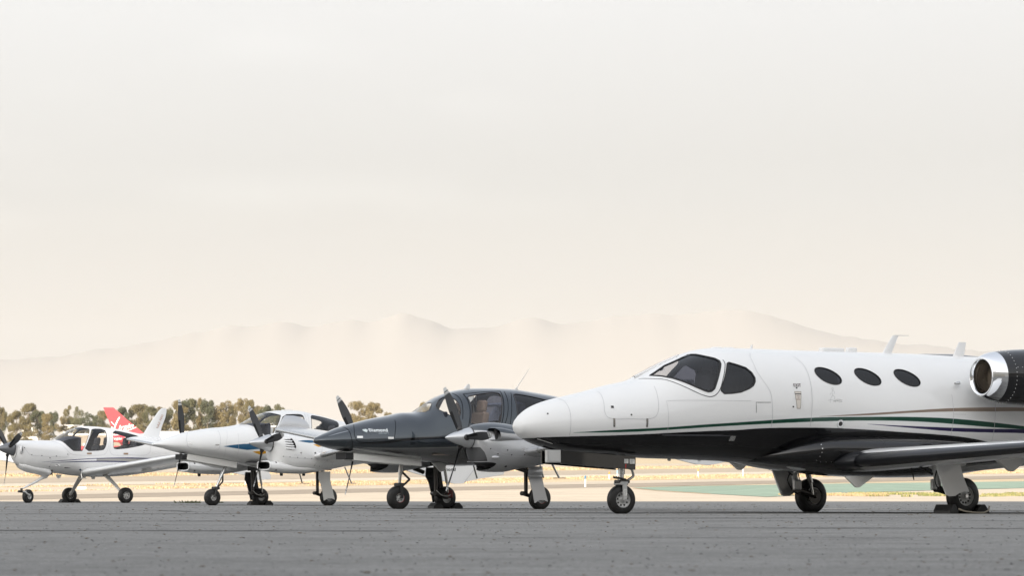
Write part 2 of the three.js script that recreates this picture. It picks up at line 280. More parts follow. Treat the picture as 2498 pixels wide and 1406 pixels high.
function propeller(parent, [x, y, z], R, angles, spinMat, { len = .42, rad = .165, chord = .15, sticker } = {}) {
  const g = group('propeller', parent);
  const pts = [[.001, 0]]; for (let i = 1; i <= 18; i++) { const t = i / 18; pts.push([rad * (t ** .72) * (1 - .04 * t), t * len]); } pts.push([rad * .9, len + .005], [.001, len + .005]);
  const sp = new THREE.LatheGeometry(pts.map(p => new THREE.Vector2(...p)), 48); sp.rotateZ(-Math.PI / 2); sp.translate(x - len * .72, y, z);
  mesh('spinner', sp, spinMat, g);
  const bg = bladeGeo(R, rad * .62, chord);
  angles.forEach(a => { const q = bg.clone(); q.rotateX(a * Math.PI / 180); q.translate(x, y, z); mesh('blade', q, bladeMatA, g); const c = new THREE.CylinderGeometry(.038, .05, .05, 14); c.translate(0, rad * .93, 0); c.rotateX(a * Math.PI / 180); c.translate(x, y, z); mesh('blade_root', c, M.dark, g); });
  const bk = new THREE.CylinderGeometry(rad * .97, rad * .97, .012, 40); bk.rotateZ(Math.PI / 2); bk.translate(x + len * .285, y, z); mesh('backing_plate', bk, M.dark, g);
  return g;
}
// ---------- shared aircraft pieces ----------
function hull(parent, body, { nx = 150, np = 80, windows = [], mat, uv, lining, glassMat = glass, seal = M.seam, sealW = .022, name = 'fuselage', liningIn = .02, holes = [] }) {
  let tr = body.tris(nx, np); const got = [];
  for (const w of windows) { const c = cut(tr, w.poly); tr = c.outside; got.push([w, c.inside]); }
  for (const w of holes) tr = cut(tr, w.poly, w.A ?? 0, w.B ?? 1, w.test).outside;
  const f = mesh(name, soup(tr, uv), mat, parent);
  if (lining) mesh('inner_lining', soup(pushed(tr.filter(t => t[0][0] > (lining.from ?? -9) && t[0][0] < (lining.to ?? 99)), -liningIn)), lining.mat, f);
  for (const [w, tri] of got) {
    for (const s of (w.wrap ? [0] : [1, -1])) {
      const part = s ? tri.filter(t => (t[0][2] + t[1][2] + t[2][2]) * s > 3 * body.zc * s) : tri; if (!part.length) continue;
      const p = mesh(w.name || 'window', soup(pushed(part, -.005)), w.glass || glassMat, parent);
      if (w.seal !== 0) for (const q of (s ? [s] : [1, -1])) mesh('window_seal', strip(body, w.edge || w.poly, w.seal || sealW, { closed: !w.edge, side: q, lift: .003, step: .025 }), seal, p);
    }
  }
  return f;
}
function seats(parent, list, mat) { for (const [x, y, z, h, w] of list) { const g = group('seat', parent); const b = box(-.06, .06, 0, h, -w / 2, w / 2, .05); b.rotateZ(-.18); b.translate(x, y, z); mesh('seat_back', b, mat, g); const hd = box(-.045, .045, 0, .2, -w * .3, w * .3, .045); hd.rotateZ(-.15); hd.translate(x + h * .18, y + h * .97, z); mesh('head_rest', hd, mat, g); mesh('seat_cushion', box(x - .48, x + .02, y - .04, y + .08, z - w / 2, z + w / 2, .04), mat, g); } }
const rivets = (body, pts, r, mat, name, parent, side = 1) => pts.forEach(p => { const s = body.on(p[0], p[1], side, .001), g = new THREE.CylinderGeometry(r, r, .004, 8); g.applyQuaternion(new THREE.Quaternion().setFromUnitVectors(new THREE.Vector3(0, 1, 0), s.n)); g.translate(...s.p.toArray()); mesh(name, g, mat, parent); });
function vfin(secs, opts) { return foil(secs, { camber: 0, dirs: secs.map(() => [0, 0, 1]), ...opts }); }
const JET_ST=[[0,1.09,1.09,0,1.09,2,2],[0.015,1.15,1.03,0.075,1.09,2.001,2.001],[0.05,1.2,0.99,0.135,1.091,2.002,2.002],[0.12,1.265,0.945,0.2,1.092,2.006,2.006],[0.25,1.344,0.885,0.28,1.094,2.013,2.013],[0.45,1.415,0.827,0.365,1.099,2.022,2.022],[0.7,1.473,0.777,0.44,1.11,2.035,2.035],[1,1.538,0.757,0.51,1.13,2.05,2.05],[1.35,1.623,0.74,0.575,1.153,2.067,2.067],[1.7,1.695,0.712,0.63,1.177,2.085,2.085],[2,1.83,0.7,0.668,1.2,2.1,2.1],[2.15,1.9,0.697,0.685,1.214,2.107,2.107],[2.3,1.962,0.694,0.7,1.229,2.115,2.115],[2.5,2.034,0.689,0.718,1.251,2.125,2.125],[2.75,2.1,0.681,0.737,1.278,2.138,2.138],[3,2.124,0.673,0.75,1.3,2.15,2.15],[3.3,2.124,0.659,0.759,1.323,2.15,2.165],[3.7,2.12,0.639,0.768,1.35,2.15,2.185],[4.3,2.112,0.606,0.77,1.364,2.15,2.2],[5,2.109,0.585,0.77,1.369,2.15,2.2],[6,2.1,0.589,0.77,1.372,2.15,2.2],[7,2.074,0.614,0.77,1.38,2.15,2.2],[8.2,2.07,0.72,0.74,1.42,2.15,2.2],[10,2,1.1,0.5,1.6,2.15,2.2],[12,1.95,1.7,0.12,1.85,2.15,2.2]];
const D62_ST=[[0,1.086,1.086,0,1.086,2,2],[0.015,1.13,1.05,0.05,1.086,2.001,2.001],[0.05,1.145,1.03,0.1,1.085,2.004,2.004],[0.12,1.178,1.005,0.155,1.084,2.01,2.01],[0.25,1.229,0.972,0.22,1.081,2.02,2.02],[0.45,1.303,0.932,0.295,1.077,2.036,2.036],[0.7,1.366,0.901,0.37,1.072,2.056,2.056],[1,1.436,0.868,0.45,1.07,2.08,2.08],[1.35,1.5,0.829,0.52,1.072,2.108,2.108],[1.6,1.546,0.804,0.56,1.074,2.128,2.128],[1.75,1.55,0.791,0.58,1.076,2.14,2.14],[1.9,1.588,0.776,0.599,1.078,2.152,2.152],[2.05,1.68,0.762,0.617,1.081,2.164,2.164],[2.3,1.82,0.732,0.64,1.089,2.184,2.184],[2.6,1.914,0.703,0.66,1.103,2.208,2.208],[2.9,1.951,0.7,0.67,1.116,2.232,2.232],[3.2,1.957,0.703,0.67,1.126,2.25,2.25],[3.6,1.949,0.71,0.67,1.137,2.25,2.25],[4,1.904,0.72,0.664,1.15,2.25,2.25],[4.5,1.83,0.746,0.62,1.173,2.25,2.25],[5.1,1.68,0.8,0.52,1.205,2.25,2.25],[6,1.5,0.95,0.3,1.25,2.25,2.25],[7,1.43,1.08,0.18,1.287,2.25,2.25],[8.8,1.42,1.22,0.07,1.343,2.25,2.25]];
const D42_ST=[[0,1.225,1.22,0,1.223,2,2],[0.015,1.24,1.205,0.025,1.223,2.001,2.001],[0.05,1.25,1.203,0.06,1.222,2.004,2.004],[0.12,1.272,1.188,0.1,1.22,2.01,2.01],[0.25,1.324,1.151,0.165,1.216,2.02,2.02],[0.45,1.393,1.096,0.24,1.21,2.036,2.036],[0.7,1.462,1.043,0.31,1.204,2.056,2.056],[1,1.513,0.997,0.39,1.2,2.08,2.08],[1.35,1.562,0.944,0.46,1.2,2.108,2.108],[1.6,1.581,0.905,0.507,1.2,2.128,2.128],[1.75,1.6,0.885,0.53,1.2,2.14,2.14],[1.9,1.625,0.862,0.547,1.2,2.152,2.152],[2.1,1.695,0.828,0.567,1.2,2.168,2.168],[2.35,1.819,0.791,0.582,1.204,2.188,2.188],[2.6,1.896,0.761,0.594,1.21,2.208,2.208],[2.9,1.929,0.74,0.6,1.218,2.232,2.232],[3.2,1.929,0.743,0.598,1.224,2.25,2.25],[3.6,1.869,0.75,0.59,1.232,2.25,2.25],[4,1.776,0.76,0.569,1.24,2.25,2.25],[4.5,1.68,0.809,0.52,1.25,2.25,2.25],[5.1,1.56,0.9,0.4,1.262,2.25,2.25],[6,1.48,1.02,0.24,1.28,2.25,2.25],[7,1.44,1.1,0.15,1.289,2.25,2.25],[8.2,1.42,1.18,0.06,1.295,2.25,2.25]];
const D40_ST=[[0.4,1.5,1.12,0.22,1.35,2.3,2.2],[0.45,1.53,1.02,0.3,1.346,2.3,2.2],[0.55,1.547,0.92,0.37,1.337,2.3,2.2],[0.7,1.547,0.83,0.43,1.324,2.3,2.2],[0.9,1.548,0.775,0.47,1.307,2.3,2.2],[1.15,1.548,0.76,0.505,1.285,2.3,2.2],[1.3,1.549,0.755,0.52,1.27,2.3,2.2],[1.45,1.543,0.743,0.531,1.252,2.3,2.2],[1.7,1.691,0.717,0.547,1.223,2.3,2.2],[2,1.839,0.681,0.56,1.2,2.3,2.2],[2.3,1.911,0.659,0.57,1.191,2.3,2.2],[2.6,1.902,0.643,0.578,1.184,2.3,2.2],[3,1.871,0.65,0.577,1.18,2.3,2.2],[3.5,1.797,0.68,0.55,1.188,2.3,2.2],[4,1.7,0.74,0.48,1.2,2.3,2.2],[4.5,1.6,0.82,0.4,1.21,2.3,2.2],[5.2,1.48,0.93,0.28,1.224,2.3,2.2],[6.3,1.4,1.06,0.17,1.246,2.3,2.2],[7.7,1.36,1.17,0.07,1.274,2.3,2.2]];

// ================= business jet =================
function buildJet() {
  const A = thing('business_jet', 'white twin-engine business jet with black belly and green stripe, largest aircraft in front', 'jet');
  A.position.set(.036, 0, -53.701); A.rotation.y = 31 * Math.PI / 180;
  const b = new Body(JET_ST);
  const cockpit = [[1.881, 1.751], [2.136, 1.883], [2.505, 2.03], [2.56, 2.028], [2.63, 2.0], [2.715, 1.972], [2.75, 1.944], [2.743, 1.905], [2.667, 1.79], [2.595, 1.675], [2.539, 1.584], [2.49, 1.55], [2.448, 1.544], [2.396, 1.56], [2.303, 1.601], [2.174, 1.664], [2.061, 1.713], [1.959, 1.741]];
  const side = [[2.872, 1.922], [2.978, 1.889], [3.074, 1.856], [3.134, 1.795], [3.157, 1.727], [3.147, 1.681], [3.108, 1.628], [3.038, 1.589], [2.908, 1.543], [2.777, 1.526], [2.667, 1.521], [2.631, 1.555], [2.643, 1.593], [2.705, 1.691], [2.775, 1.806], [2.838, 1.906]];
  const front = [[1.80, 1.742], [1.845, 1.758], [2.05, 1.868], [2.26, 1.964], [2.44, 2.032], [2.40, 2.2], [1.7, 2.0]];
  const cab = [[4.297, 1.765], [4.92, 1.762], [5.545, 1.757]];
  const wins = [{ poly: cockpit, name: 'cockpit_window', glass: glassJet, seal: .03 }, { poly: side, name: 'cockpit_window', glass: glassDark, seal: .022 }, { poly: front, wrap: true, name: 'windshield', glass: glassJet, edge: [[1.80, 1.742], [1.845, 1.758], [2.05, 1.868], [2.26, 1.964], [2.44, 2.032]], seal: .018 }, ...cab.map(c => ({ poly: oval(c[0], c[1], .195, .098, -.32), name: 'cabin_window', glass: glassDark, seal: .012 }))];
  const pt = paintTex(b, .4, 2.3, 2048, 512, g => {
    g.fillStyle = css(.76, .76, .755); g.fillRect(-1, 0, 20, 4);
    const up = [[0, .95], [.143, .945], [.231, .951], [.588, .966], [1.155, .982], [1.766, 1.009], [2.406, 1.042], [2.847, 1.058], [3.242, 1.084], [3.937, 1.097], [4.41, 1.093], [4.891, 1.077], [5.38, 1.053], [6.25, 1.008], [6.638, .967], [6.967, .91], [7.4, .8], [7.8, .6]];
    fillPoly(g, [...smooth(up), [7.8, .2], [-1, .2], [-1, .95]], css(.0035, .0035, .0045));
    fillPoly(g, band([[.612, 1.015], [1.138, 1.048], [1.855, 1.086], [2.388, 1.125], [2.827, 1.153], [3.225, 1.18], [3.684, 1.209], [4.153, 1.23], [4.867, 1.243], [5.592, 1.247], [6.23, 1.231], [6.83, 1.191], [7.408, 1.142], [9, 1.0]], [[.612, 1.013], [1.347, 1.026], [1.966, 1.062], [2.612, 1.104], [3.231, 1.138], [3.69, 1.161], [4.158, 1.18], [4.872, 1.196], [5.598, 1.192], [6.239, 1.162], [6.841, 1.127], [7.414, 1.1], [9, .98]]), css(.006, .050, .030));
    fillPoly(g, band([[4.081, 1.241], [4.865, 1.288], [5.589, 1.334], [6.2, 1.369], [6.819, 1.385], [7.322, 1.388], [9, 1.36]], [[4.081, 1.24], [4.866, 1.264], [5.589, 1.304], [6.201, 1.326], [6.82, 1.332], [7.3, 1.34], [9, 1.33]]), css(.24, .18, .14));
    fillPoly(g, band([[4.853, 1.151], [5.363, 1.135], [6.223, 1.113], [6.846, 1.103], [7.416, 1.1], [9, 1.0]], [[4.853, 1.15], [5.612, 1.102], [6.233, 1.067], [6.858, 1.056], [7.43, 1.05], [9, .97]]), css(.018, .012, .06));
  });
  hull(A, b, { nx: 170, np: 96, windows: wins, mat: std([1, 1, 1], .4, 0, { ...paintBase, specularIntensity: .12, clearcoat: .75, map: pt.t, clearcoatRoughness: .03 }), uv: pt.uv, lining: { mat: M.lining, from: 1.4, to: 8 }, seal: M.blackMatte });
  // windshield centre post and frame
  mesh('windshield_post', tube([[1.77, 1.735, 0], [2.0, 1.836, 0], [2.2, 1.925, 0], [2.42, 2.012, 0]], .016, 20), M.white, A);
  const seams = [];
  const fr = [[1.75, 1.705], [1.78, 1.709], [1.875, 1.704], [1.96, 1.694], [2.065, 1.645], [2.215, 1.566], [2.358, 1.5], [2.461, 1.478], [2.539, 1.498], [2.608, 1.562], [2.696, 1.714], [2.772, 1.844], [2.809, 1.914], [2.81, 1.956]];
  mesh('frame_seam', strip(b, smooth(fr), .010), M.seam, A);
  mesh('nose_cone_seam', strip(b, smooth([[.57, 1.475], [.597, 1.42], [.595, 1.369], [.583, 1.253], [.57, 1.12], [.568, .985]]), .006), M.seamSoft, A);
  mesh('baggage_door_seam', strip(b, smooth([[1.1, 1.54], [1.09, 1.507], [1.041, 1.37], [1.018, 1.275], [1.037, 1.217], [1.113, 1.189], [1.36, 1.19], [1.599, 1.192], [1.682, 1.222], [1.727, 1.298], [1.76, 1.452], [1.794, 1.608]]), .006), M.seamSoft, A);
  mesh('cabin_door_seam', strip(b, smooth([[3.30, 2.05], [3.245, 2.0], [3.224, 1.914], [3.22, 1.815], [3.267, 1.698], [3.347, 1.544], [3.36, 1.389], [3.366, 1.235], [3.366, 1.1]]), .006), M.seamSoft, A);
  mesh('cabin_door_seam', strip(b, smooth([[3.93, 2.02], [3.976, 1.935], [3.989, 1.826], [3.987, 1.708], [3.976, 1.473], [3.963, 1.24], [3.962, 1.11]]), .006), M.seamSoft, A);
  mesh('panel_seam', strip(b, [[3.12, 1.279], [3.12, 1.412], [3.343, 1.414]], .006), M.seam, A);
  mesh('panel_seam', strip(b, [[1.86, 1.03], [1.86, 1.42], [2.15, 1.43], [3.05, 1.43]], .004), M.seamSoft, A);
  mesh('panel_seam', strip(b, [[6.2, 1.55], [6.22, 1.3], [6.22, 1.02]], .005), M.seamSoft, A); mesh('panel_seam', strip(b, [[6.9, 1.5], [6.9, 1.2], [6.92, .95]], .005), M.seamSoft, A); mesh('panel_seam', strip(b, [[6.22, 1.29], [6.42, 1.29]], .005), M.seamSoft, A);
  for (const x of [1.127, 1.568]) { mesh('door_latch', strip(b, [[x, 1.088], [x, 1.195]], .026, { lift: .004 }), M.steel, A); }
  mesh('door_lock', strip(b, [[1.115, 1.338], [1.15, 1.338]], .034, { lift: .005 }), M.dark, A);
  rivets(b, [[1.36, 1.242], [.32, 1.25], [3.755, 1.605], [3.68, 1.362]], .012, M.dark, 'flush_fastener', A);
  mesh('emergency_handle', decal(b, 3.708, 3.818, 1.335, 1.562, {}), decalMat(canvasTex(96, 224, (g, w, h) => { g.clearRect(0, 0, w, h); g.fillStyle = '#8d8478'; g.beginPath(); g.moveTo(2, 3); g.lineTo(94, 3); g.lineTo(72, 221); g.lineTo(24, 221); g.closePath(); g.fill(); const gr = '#cfc8bf'; g.fillStyle = gr; g.beginPath(); g.moveTo(8, 10); g.lineTo(88, 10); g.lineTo(67, 215); g.lineTo(29, 215); g.closePath(); g.fill(); g.fillStyle = '#16161a'; g.fillRect(7, 30, 82, 12); g.fillStyle = '#7a5a50'; g.font = 'bold 20px sans-serif'; g.textAlign = 'center'; g.fillText('PULL', 48, 68); g.fillText('TO', 48, 90); g.fillText('OPEN', 48, 112); })), A);
  mesh('exit_lettering', decal(b, 3.69, 3.845, 1.612, 1.668, {}), decalMat(textTex(256, 96, [['EXIT', 128, 84, 'bold 92px sans-serif', '#3a1d1c', 'center']])), A);
  mesh('faint_emblem', decal(b, 4.17, 4.49, 1.40, 1.63, {}), decalMat(canvasTex(256, 200, (g, w, h) => { g.clearRect(0, 0, w, h); g.strokeStyle = 'rgba(110,112,118,.5)'; g.lineWidth = 3; g.lineCap = 'round'; const L = (...p) => { g.beginPath(); g.moveTo(p[0], p[1]); for (let i = 2; i < p.length; i += 2) g.lineTo(p[i], p[i + 1]); g.stroke(); }; L(96, 30, 108, 18, 124, 22, 118, 36, 104, 40); L(112, 40, 96, 70, 104, 100, 84, 120, 72, 150); L(104, 100, 128, 118, 122, 146); L(118, 44, 132, 66, 120, 84); L(84, 74, 70, 96); L(40, 158, 80, 152, 130, 160, 220, 150); L(66, 160, 70, 182); g.fillStyle = 'rgba(120,118,112,.35)'; for (let i = 0; i < 26; i++) g.fillRect(108 + i * 4.2, 152 + rnd() * 14, 2 + rnd() * 3, 4 + rnd() * 16); L(128, 150, 170, 142, 200, 148); })), A);
  // round static port plate
  const pp = b.on(4.428, 1.151, 1, .002), pd = new THREE.CylinderGeometry(.052, .055, .008, 32); pd.applyQuaternion(new THREE.Quaternion().setFromUnitVectors(new THREE.Vector3(0, 1, 0), pp.n)); pd.translate(...pp.p.toArray()); const port = mesh('oxygen_port', pd, M.alu, A); const pi = new THREE.CylinderGeometry(.03, .03, .012, 24); pi.applyQuaternion(new THREE.Quaternion().setFromUnitVectors(new THREE.Vector3(0, 1, 0), pp.n)); pi.translate(...pp.p.toArray()); mesh('port_opening', pi, M.dark, port);
  mesh('static_plate', decal(b, 2.79, 2.87, .925, .985), M.alu, A);
  mesh('drain_strake', strip(b, [[.22, .945], [.42, .885]], .012, { lift: .012 }), M.whiteDull, A);
  // cockpit and cabin
  const inn = group('cockpit_interior', A);
  mesh('glareshield', gridGeo(16, 12, (u, v) => { const a = (u - .5) * 2; return [1.86 + v * .48, 1.655 + .07 * (1 - a * a) + .02 * v - (v > .9 ? .05 : 0), a * (.2 + .34 * v)]; }), M.glare, inn);
  mesh('instrument_panel', box(2.3, 2.34, 1.25, 1.70, -.52, .52, .03), M.glare, inn);
  for (const z of [-.3, .3]) { mesh('control_yoke', tube([[2.42, 1.52, z - .12], [2.42, 1.58, z - .12], [2.42, 1.5, z], [2.42, 1.58, z + .12], [2.42, 1.52, z + .12]], .014, 20), M.dark, inn); const s = box(-.07, .07, 0, .62, -.22, .22, .06); s.rotateZ(-.14); s.translate(3.0, 1.2, z); mesh('pilot_seat', s, M.seat, inn); const hd = box(-.05, .05, 0, .2, -.13, .13, .045); hd.rotateZ(-.14); hd.translate(3.09, 1.8, z); mesh('head_rest', hd, M.seat, inn); }
  mesh('magnetic_compass', (() => { const g = new THREE.SphereGeometry(.045, 16, 12); g.translate(2.16, 1.86, .0); return g; })(), M.dark, inn);
  mesh('bulkhead', box(3.22, 3.25, 1.0, 1.86, -.56, -.25), M.lining, inn); mesh('bulkhead', box(3.22, 3.25, 1.0, 1.86, .25, .56), M.lining, inn);
  mesh('cabin_floor', box(1.8, 7, .98, 1.0, -.66, .66), M.lining, inn);
  for (const [x, z] of [[4.05, .36], [4.05, -.36], [5.3, .36], [5.3, -.36]]) { const s = box(-.07, .07, 0, .8, -.24, .24, .06); s.rotateZ(x > 5 ? -.16 : .16); s.translate(x, 1.05, z); mesh('cabin_seat', s, M.seatTan, inn); }
  // wing fairing under the fuselage
  const fb = new Body([[3.25, .72, .68, .05, .7, 2, 2], [3.5, .86, .63, .42, .72, 2.2, 2.2], [3.9, .99, .57, .74, .76, 2.5, 2.3], [4.35, 1.03, .525, .88, .8, 2.8, 2.4], [4.9, 1.03, .48, .93, .8, 3, 2.5], [5.6, 1.02, .46, .95, .8, 3, 2.5], [6.3, .99, .47, .93, .8, 2.8, 2.4], [6.9, .93, .53, .78, .76, 2.4, 2.3], [7.5, .84, .62, .4, .74, 2.2, 2.2], [7.9, .76, .7, .04, .73, 2, 2]]);
  mesh('wing_fairing', soup(fb.tris(80, 64)), M.black, A);
  rivets(fb, [[4.10, .88], [4.10, .83], [4.09, .78], [4.07, .73], [4.05, .68], [4.12, .66], [4.19, .66], [4.26, .66], [4.33, .66]], .0075, M.alu, 'fairing_screw', A);
  mesh('fairing_seam', strip(fb, [[5.0, 1.0], [5.0, .9], [5.0, .78]], .006), M.seam, A); mesh('fairing_seam', strip(fb, smooth([[5.72, 1.0], [5.74, .93], [5.8, .86], [6.3, .85]]), .006), M.seam, A);
  mesh('landing_light', (() => { const g = new THREE.SphereGeometry(1, 24, 16); g.scale(.17, .045, .06); g.rotateZ(-.16); g.translate(3.98, .6, .38); return g; })(), M.lens, A);
  // wings
  for (const s of [1, -1]) {
    const w = group('wing', A), sec = lerpSec([4.38, .66, .55 * s, 2.05, .30], [5.62, .97, 6.58 * s, .95, .11], 12);
    mesh('wing_panel', foil(sec, { camber: .012 }), M.white, w);
    mesh('deice_boot', foil(lerpSec([4.38, .66, .8 * s, 2.0, .295], [5.6, .968, 6.5 * s, .95, .11], 12), { from: 0, to: .055, camber: .012, cap: false, grow: .004 }), M.boot, w);
    mesh('root_cuff', foil([[4.30, .655, .78 * s, 2.1, .33], [4.36, .662, .95 * s, 2.05, .305], [4.42, .668, 1.06 * s, 2.0, .292]], { camber: .012, from: 0, to: .09, cap: false, grow: .006 }), M.boot, w);
    for (let i = 0; i < 6; i++) { const z = 2.5 + i * .42, t = (z - .55) / 6.03, x = 4.38 + 1.24 * t, y = .66 + .31 * t; mesh('boot_stud', box(x + .0, x + .012, y - .008, y + .03, z * s - .006, z * s + .006), M.blackMatte, w); }
    // flap, hinge fairings
    mesh('flap', foil(lerpSec([5.83, .565, .95 * s, .52, .09], [6.2, .76, 3.9 * s, .4, .06], 6).map(v => [v[0], v[1], v[2], v[3], v[4]]), { camber: -.02 }), M.white, w);
    for (const [z, L] of [[1.28, .5], [2.55, .46], [3.75, .4]]) { const t = (z - .55) / 6.03, x = 5.55 + .62 * t, y = .63 + .23 * t; const g = plate([[x - L * .55, y], [x + L * .75, y + .015], [x + L * .55, y - .03], [x + L * .1, y - .17], [x + .0, y - .165]], -.03, .06); g.translate(0, 0, z * s); mesh('flap_hinge_fairing', g, M.whiteDull, w); }
    mesh('fuel_probe', rod([5.15, .62, 1.28 * s], [5.2, .43, 1.28 * s], .012, .006), M.dark, w);
  }
  // engines
  for (const s of [1, -1]) {
    const e = group('engine', A), zc = 1.17 * s, yc = 1.775;
    const lp = (pts, m, n) => { const g = new THREE.LatheGeometry(pts.map(p => new THREE.Vector2(p[1], p[0])), 64); g.rotateZ(-Math.PI / 2); g.translate(6.36, yc, zc); return mesh(n, g, m, e); };
    lp([[.16, .205], [.06, .21], [.02, .222], [.0, .24], [.012, .262], [.06, .288], [.13, .313], [.2, .328]], M.chrome, 'intake_lip');
    lp([[.2, .328], [.3, .338], [.45, .355], [.8, .375], [1.3, .38], [1.8, .35], [2.3, .28], [2.45, .24], [2.4, .2]], M.black, 'nacelle');
    lp([[.10, .206], [.16, .203], [.3, .2]], M.steel, 'intake_duct'); lp([[.26, .2], [.255, .1], [.25, .001]], std([.12, .095, .07], .7), 'intake_plug');
    const rv = []; for (let i = 0; i < 40; i++) { const a = i / 40 * 2 * Math.PI, g = new THREE.SphereGeometry(.007, 6, 5); g.translate(6.36 + .33, yc + Math.sin(a) * .344, zc + Math.cos(a) * .344); rv.push(g); } for (let i = 0; i < 14; i++) { const g = new THREE.SphereGeometry(.007, 6, 5); const x = .36 + i * .07, r = .345 + Math.min(.03, i * .004); g.translate(6.36 + x, yc + .12, zc + s * Math.sqrt(r * r - .0144)); rv.push(g); } mesh('cowl_screws', join(rv), M.alu, e);
    mesh('pylon', foil([[6.55, 1.72, .6 * s, 1.7, .26], [6.6, 1.73, .95 * s, 1.6, .22]], { camber: 0 }), M.white, e);
  }
  const pr = rod([6.33, 1.70, .74], [6.2, 1.69, .83], .025, .012); mesh('pitot_probe', pr, M.alu, A);
  // tail, beyond the frame
  const tl = group('tail', A); mesh('fin', vfin([[9.0, 1.95, 0, 2.4, .24], [10.9, 3.9, 0, 1.3, .12]]), M.white, tl);
  for (const s of [1, -1]) mesh('stabilizer', foil([[10.1, 2.0, 0, 1.4, .14], [10.9, 2.25, 2.6 * s, .7, .06]], { camber: 0 }), M.white, tl);
  // antennas
  const blade = (x0, x1, xt0, xt1, y, h, n = 'blade_antenna') => mesh(n, vfin([[x0, y - .01, 0, x1 - x0, .03], [xt0, y + h, 0, xt1 - xt0, .012]]), M.white, A);
  blade(5.63, 5.78, 5.80, 5.90, 2.105, .23, 'whip_antenna'); mesh('antenna_arm', box(5.82, 6.06, 2.333, 2.343, -.006, .006), M.whiteDull, A);
  blade(6.785, 6.97, 6.885, 7.01, 2.083, .185); blade(3.525, 3.58, 3.56, 3.58, 2.12, .055);
  for (const [x0, x1, h] of [[4.645, 4.995, .035], [5.07, 5.2, .045], [2.96, 3.085, .018], [3.14, 3.265, .018]]) mesh('puck_antenna', box(x0, x1, 2.09, 2.118 + h, -.05, .05, .016), M.white, A);
  for (const [x0, x1] of [[2.247, 2.316], [2.7, 2.775]]) mesh('belly_antenna', vfin([[x0, .735, 0, x1 - x0, .02], [x1 - .045, .67, 0, .045, .008]]), M.whiteDull, A);
  // nose gear
  const ng = group('nose_gear', A);
  mesh('gear_door', plate([[.53, .79], [1.63, .72], [1.626, .557], [1.2, .585], [.53, .632]], .22, .02), M.black, ng);
  mesh('gear_door', plate([[.53, .79], [1.63, .72], [1.626, .557], [1.2, .585], [.53, .632]], -.24, .02), M.black, ng);
  mesh('door_box', join([box(.32, .525, .64, .80, .19, .245, .01), box(.34, .505, .66, .78, .246, .252)]), M.aluPaint, ng);
  mesh('door_placard', decalPlane(1.46, 1.52, .635, .69, .2435), decalMat(placard()), ng); mesh('door_placard', decalPlane(1.54, 1.615, .63, .69, .2435), decalMat(placard()), ng); mesh('red_stripe', decalPlane(1.475, 1.49, .575, .628, .2435), M.red, ng);
  mesh('strut', join([rod([1.575, .80, 0], [1.57, .50, 0], .045), rod([1.57, .5, 0], [1.565, .40, 0], .034)]), M.alu, ng);
  mesh('strut_collar', join([box(1.50, 1.66, .385, .43, -.07, .07, .015), rod([1.47, .462, .03], [1.62, .43, .03], .014), rod([1.47, .462, -.03], [1.62, .43, -.03], .014)]), M.oily, ng);
  mesh('torque_link', join([rod([1.66, .42, 0], [1.755, .475, 0], .016), rod([1.755, .475, 0], [1.73, .56, 0], .016), rod([1.73, .56, 0], [1.6, .60, 0], .014)]), M.steel, ng);
  mesh('wheel_fork', join([box(1.535, 1.60, .17, .40, .075, .1, .012), box(1.535, 1.60, .17, .40, -.1, -.075, .012), box(1.51, 1.62, .36, .41, -.1, .1, .02)]), M.aluPaint, ng);
  mesh('fork_placard', decalPlane(1.545, 1.59, .23, .31, .1035), decalMat(placard()), ng);
  wheel(ng, [1.567, .188, 0], .188, .13, .105, { holes: 9, yaw: -.08 });
  // main gear
  for (const s of [1, -1]) {
    const mg = group('main_gear', A), z = 1.69 * s;
    mesh('trailing_link', join([rod([5.36, .31, z - .1 * s], [5.68, .222, z - .1 * s], .042, .036), rod([5.68, .222, z - .14 * s], [5.68, .222, z + .02 * s], .03), rod([5.36, .31, z - .17 * s], [5.36, .31, z - .04 * s], .04)]), M.oily, mg);
    mesh('strut', join([rod([5.30, .66, z - .1 * s], [5.36, .31, z - .1 * s], .05, .04), box(5.28, 5.4, .3, .44, z - .15 * s - .03, z - .15 * s + .03, .02)]), M.aluPaint, mg);
    mesh('shock_absorber', join([rod([5.5, .62, z - .12 * s], [5.58, .4, z - .12 * s], .036), rod([5.58, .4, z - .12 * s], [5.61, .24, z - .12 * s], .022)]), M.steel, mg);
    mesh('side_brace', rod([5.05, .64, z - .2 * s], [5.28, .5, z - .12 * s], .012), M.dark, mg);
    mesh('brake_line', tube([[5.3, .55, z - .06 * s], [5.26, .44, z - .04 * s], [5.30, .34, z - .05 * s], [5.4, .26, z - .03 * s], [5.6, .24, z - .06 * s]], .008, 24, 6), M.blackMatte, mg);
    mesh('gear_leg_door', plate([[5.22, .62], [5.60, .62], [5.66, .45], [5.745, .275], [5.66, .285], [5.58, .26], [5.52, .225], [5.43, .222], [5.385, .24], [5.33, .36], [5.26, .52]], -.012, .02).translate(-.095, 0, s * (1.69 + .155)), M.white, mg); mesh('door_inner_skin', plate([[5.24, .61], [5.59, .61], [5.64, .45], [5.71, .29], [5.58, .28], [5.52, .245], [5.43, .242], [5.395, .25], [5.34, .36], [5.27, .52]], -.004, .006).translate(-.095, 0, s * (1.69 + .14)), M.aluPaint, mg);
    mesh('well_fairing', join([box(5.2, 5.62, .60, .72, (s > 0 ? 1.62 : -1.86), (s > 0 ? 1.86 : -1.62), .04)]), M.whiteDull, mg);
    mesh('brake_disc', (() => { const g = new THREE.CylinderGeometry(.1, .1, .03, 28); g.rotateX(Math.PI / 2); g.translate(5.665, .215, z - .085 * s); return g; })(), M.oily, mg);
    wheel(mg, [5.665, .235, z], .235, .17, .125, { holes: 12, side: s, rim: M.aluPaint });
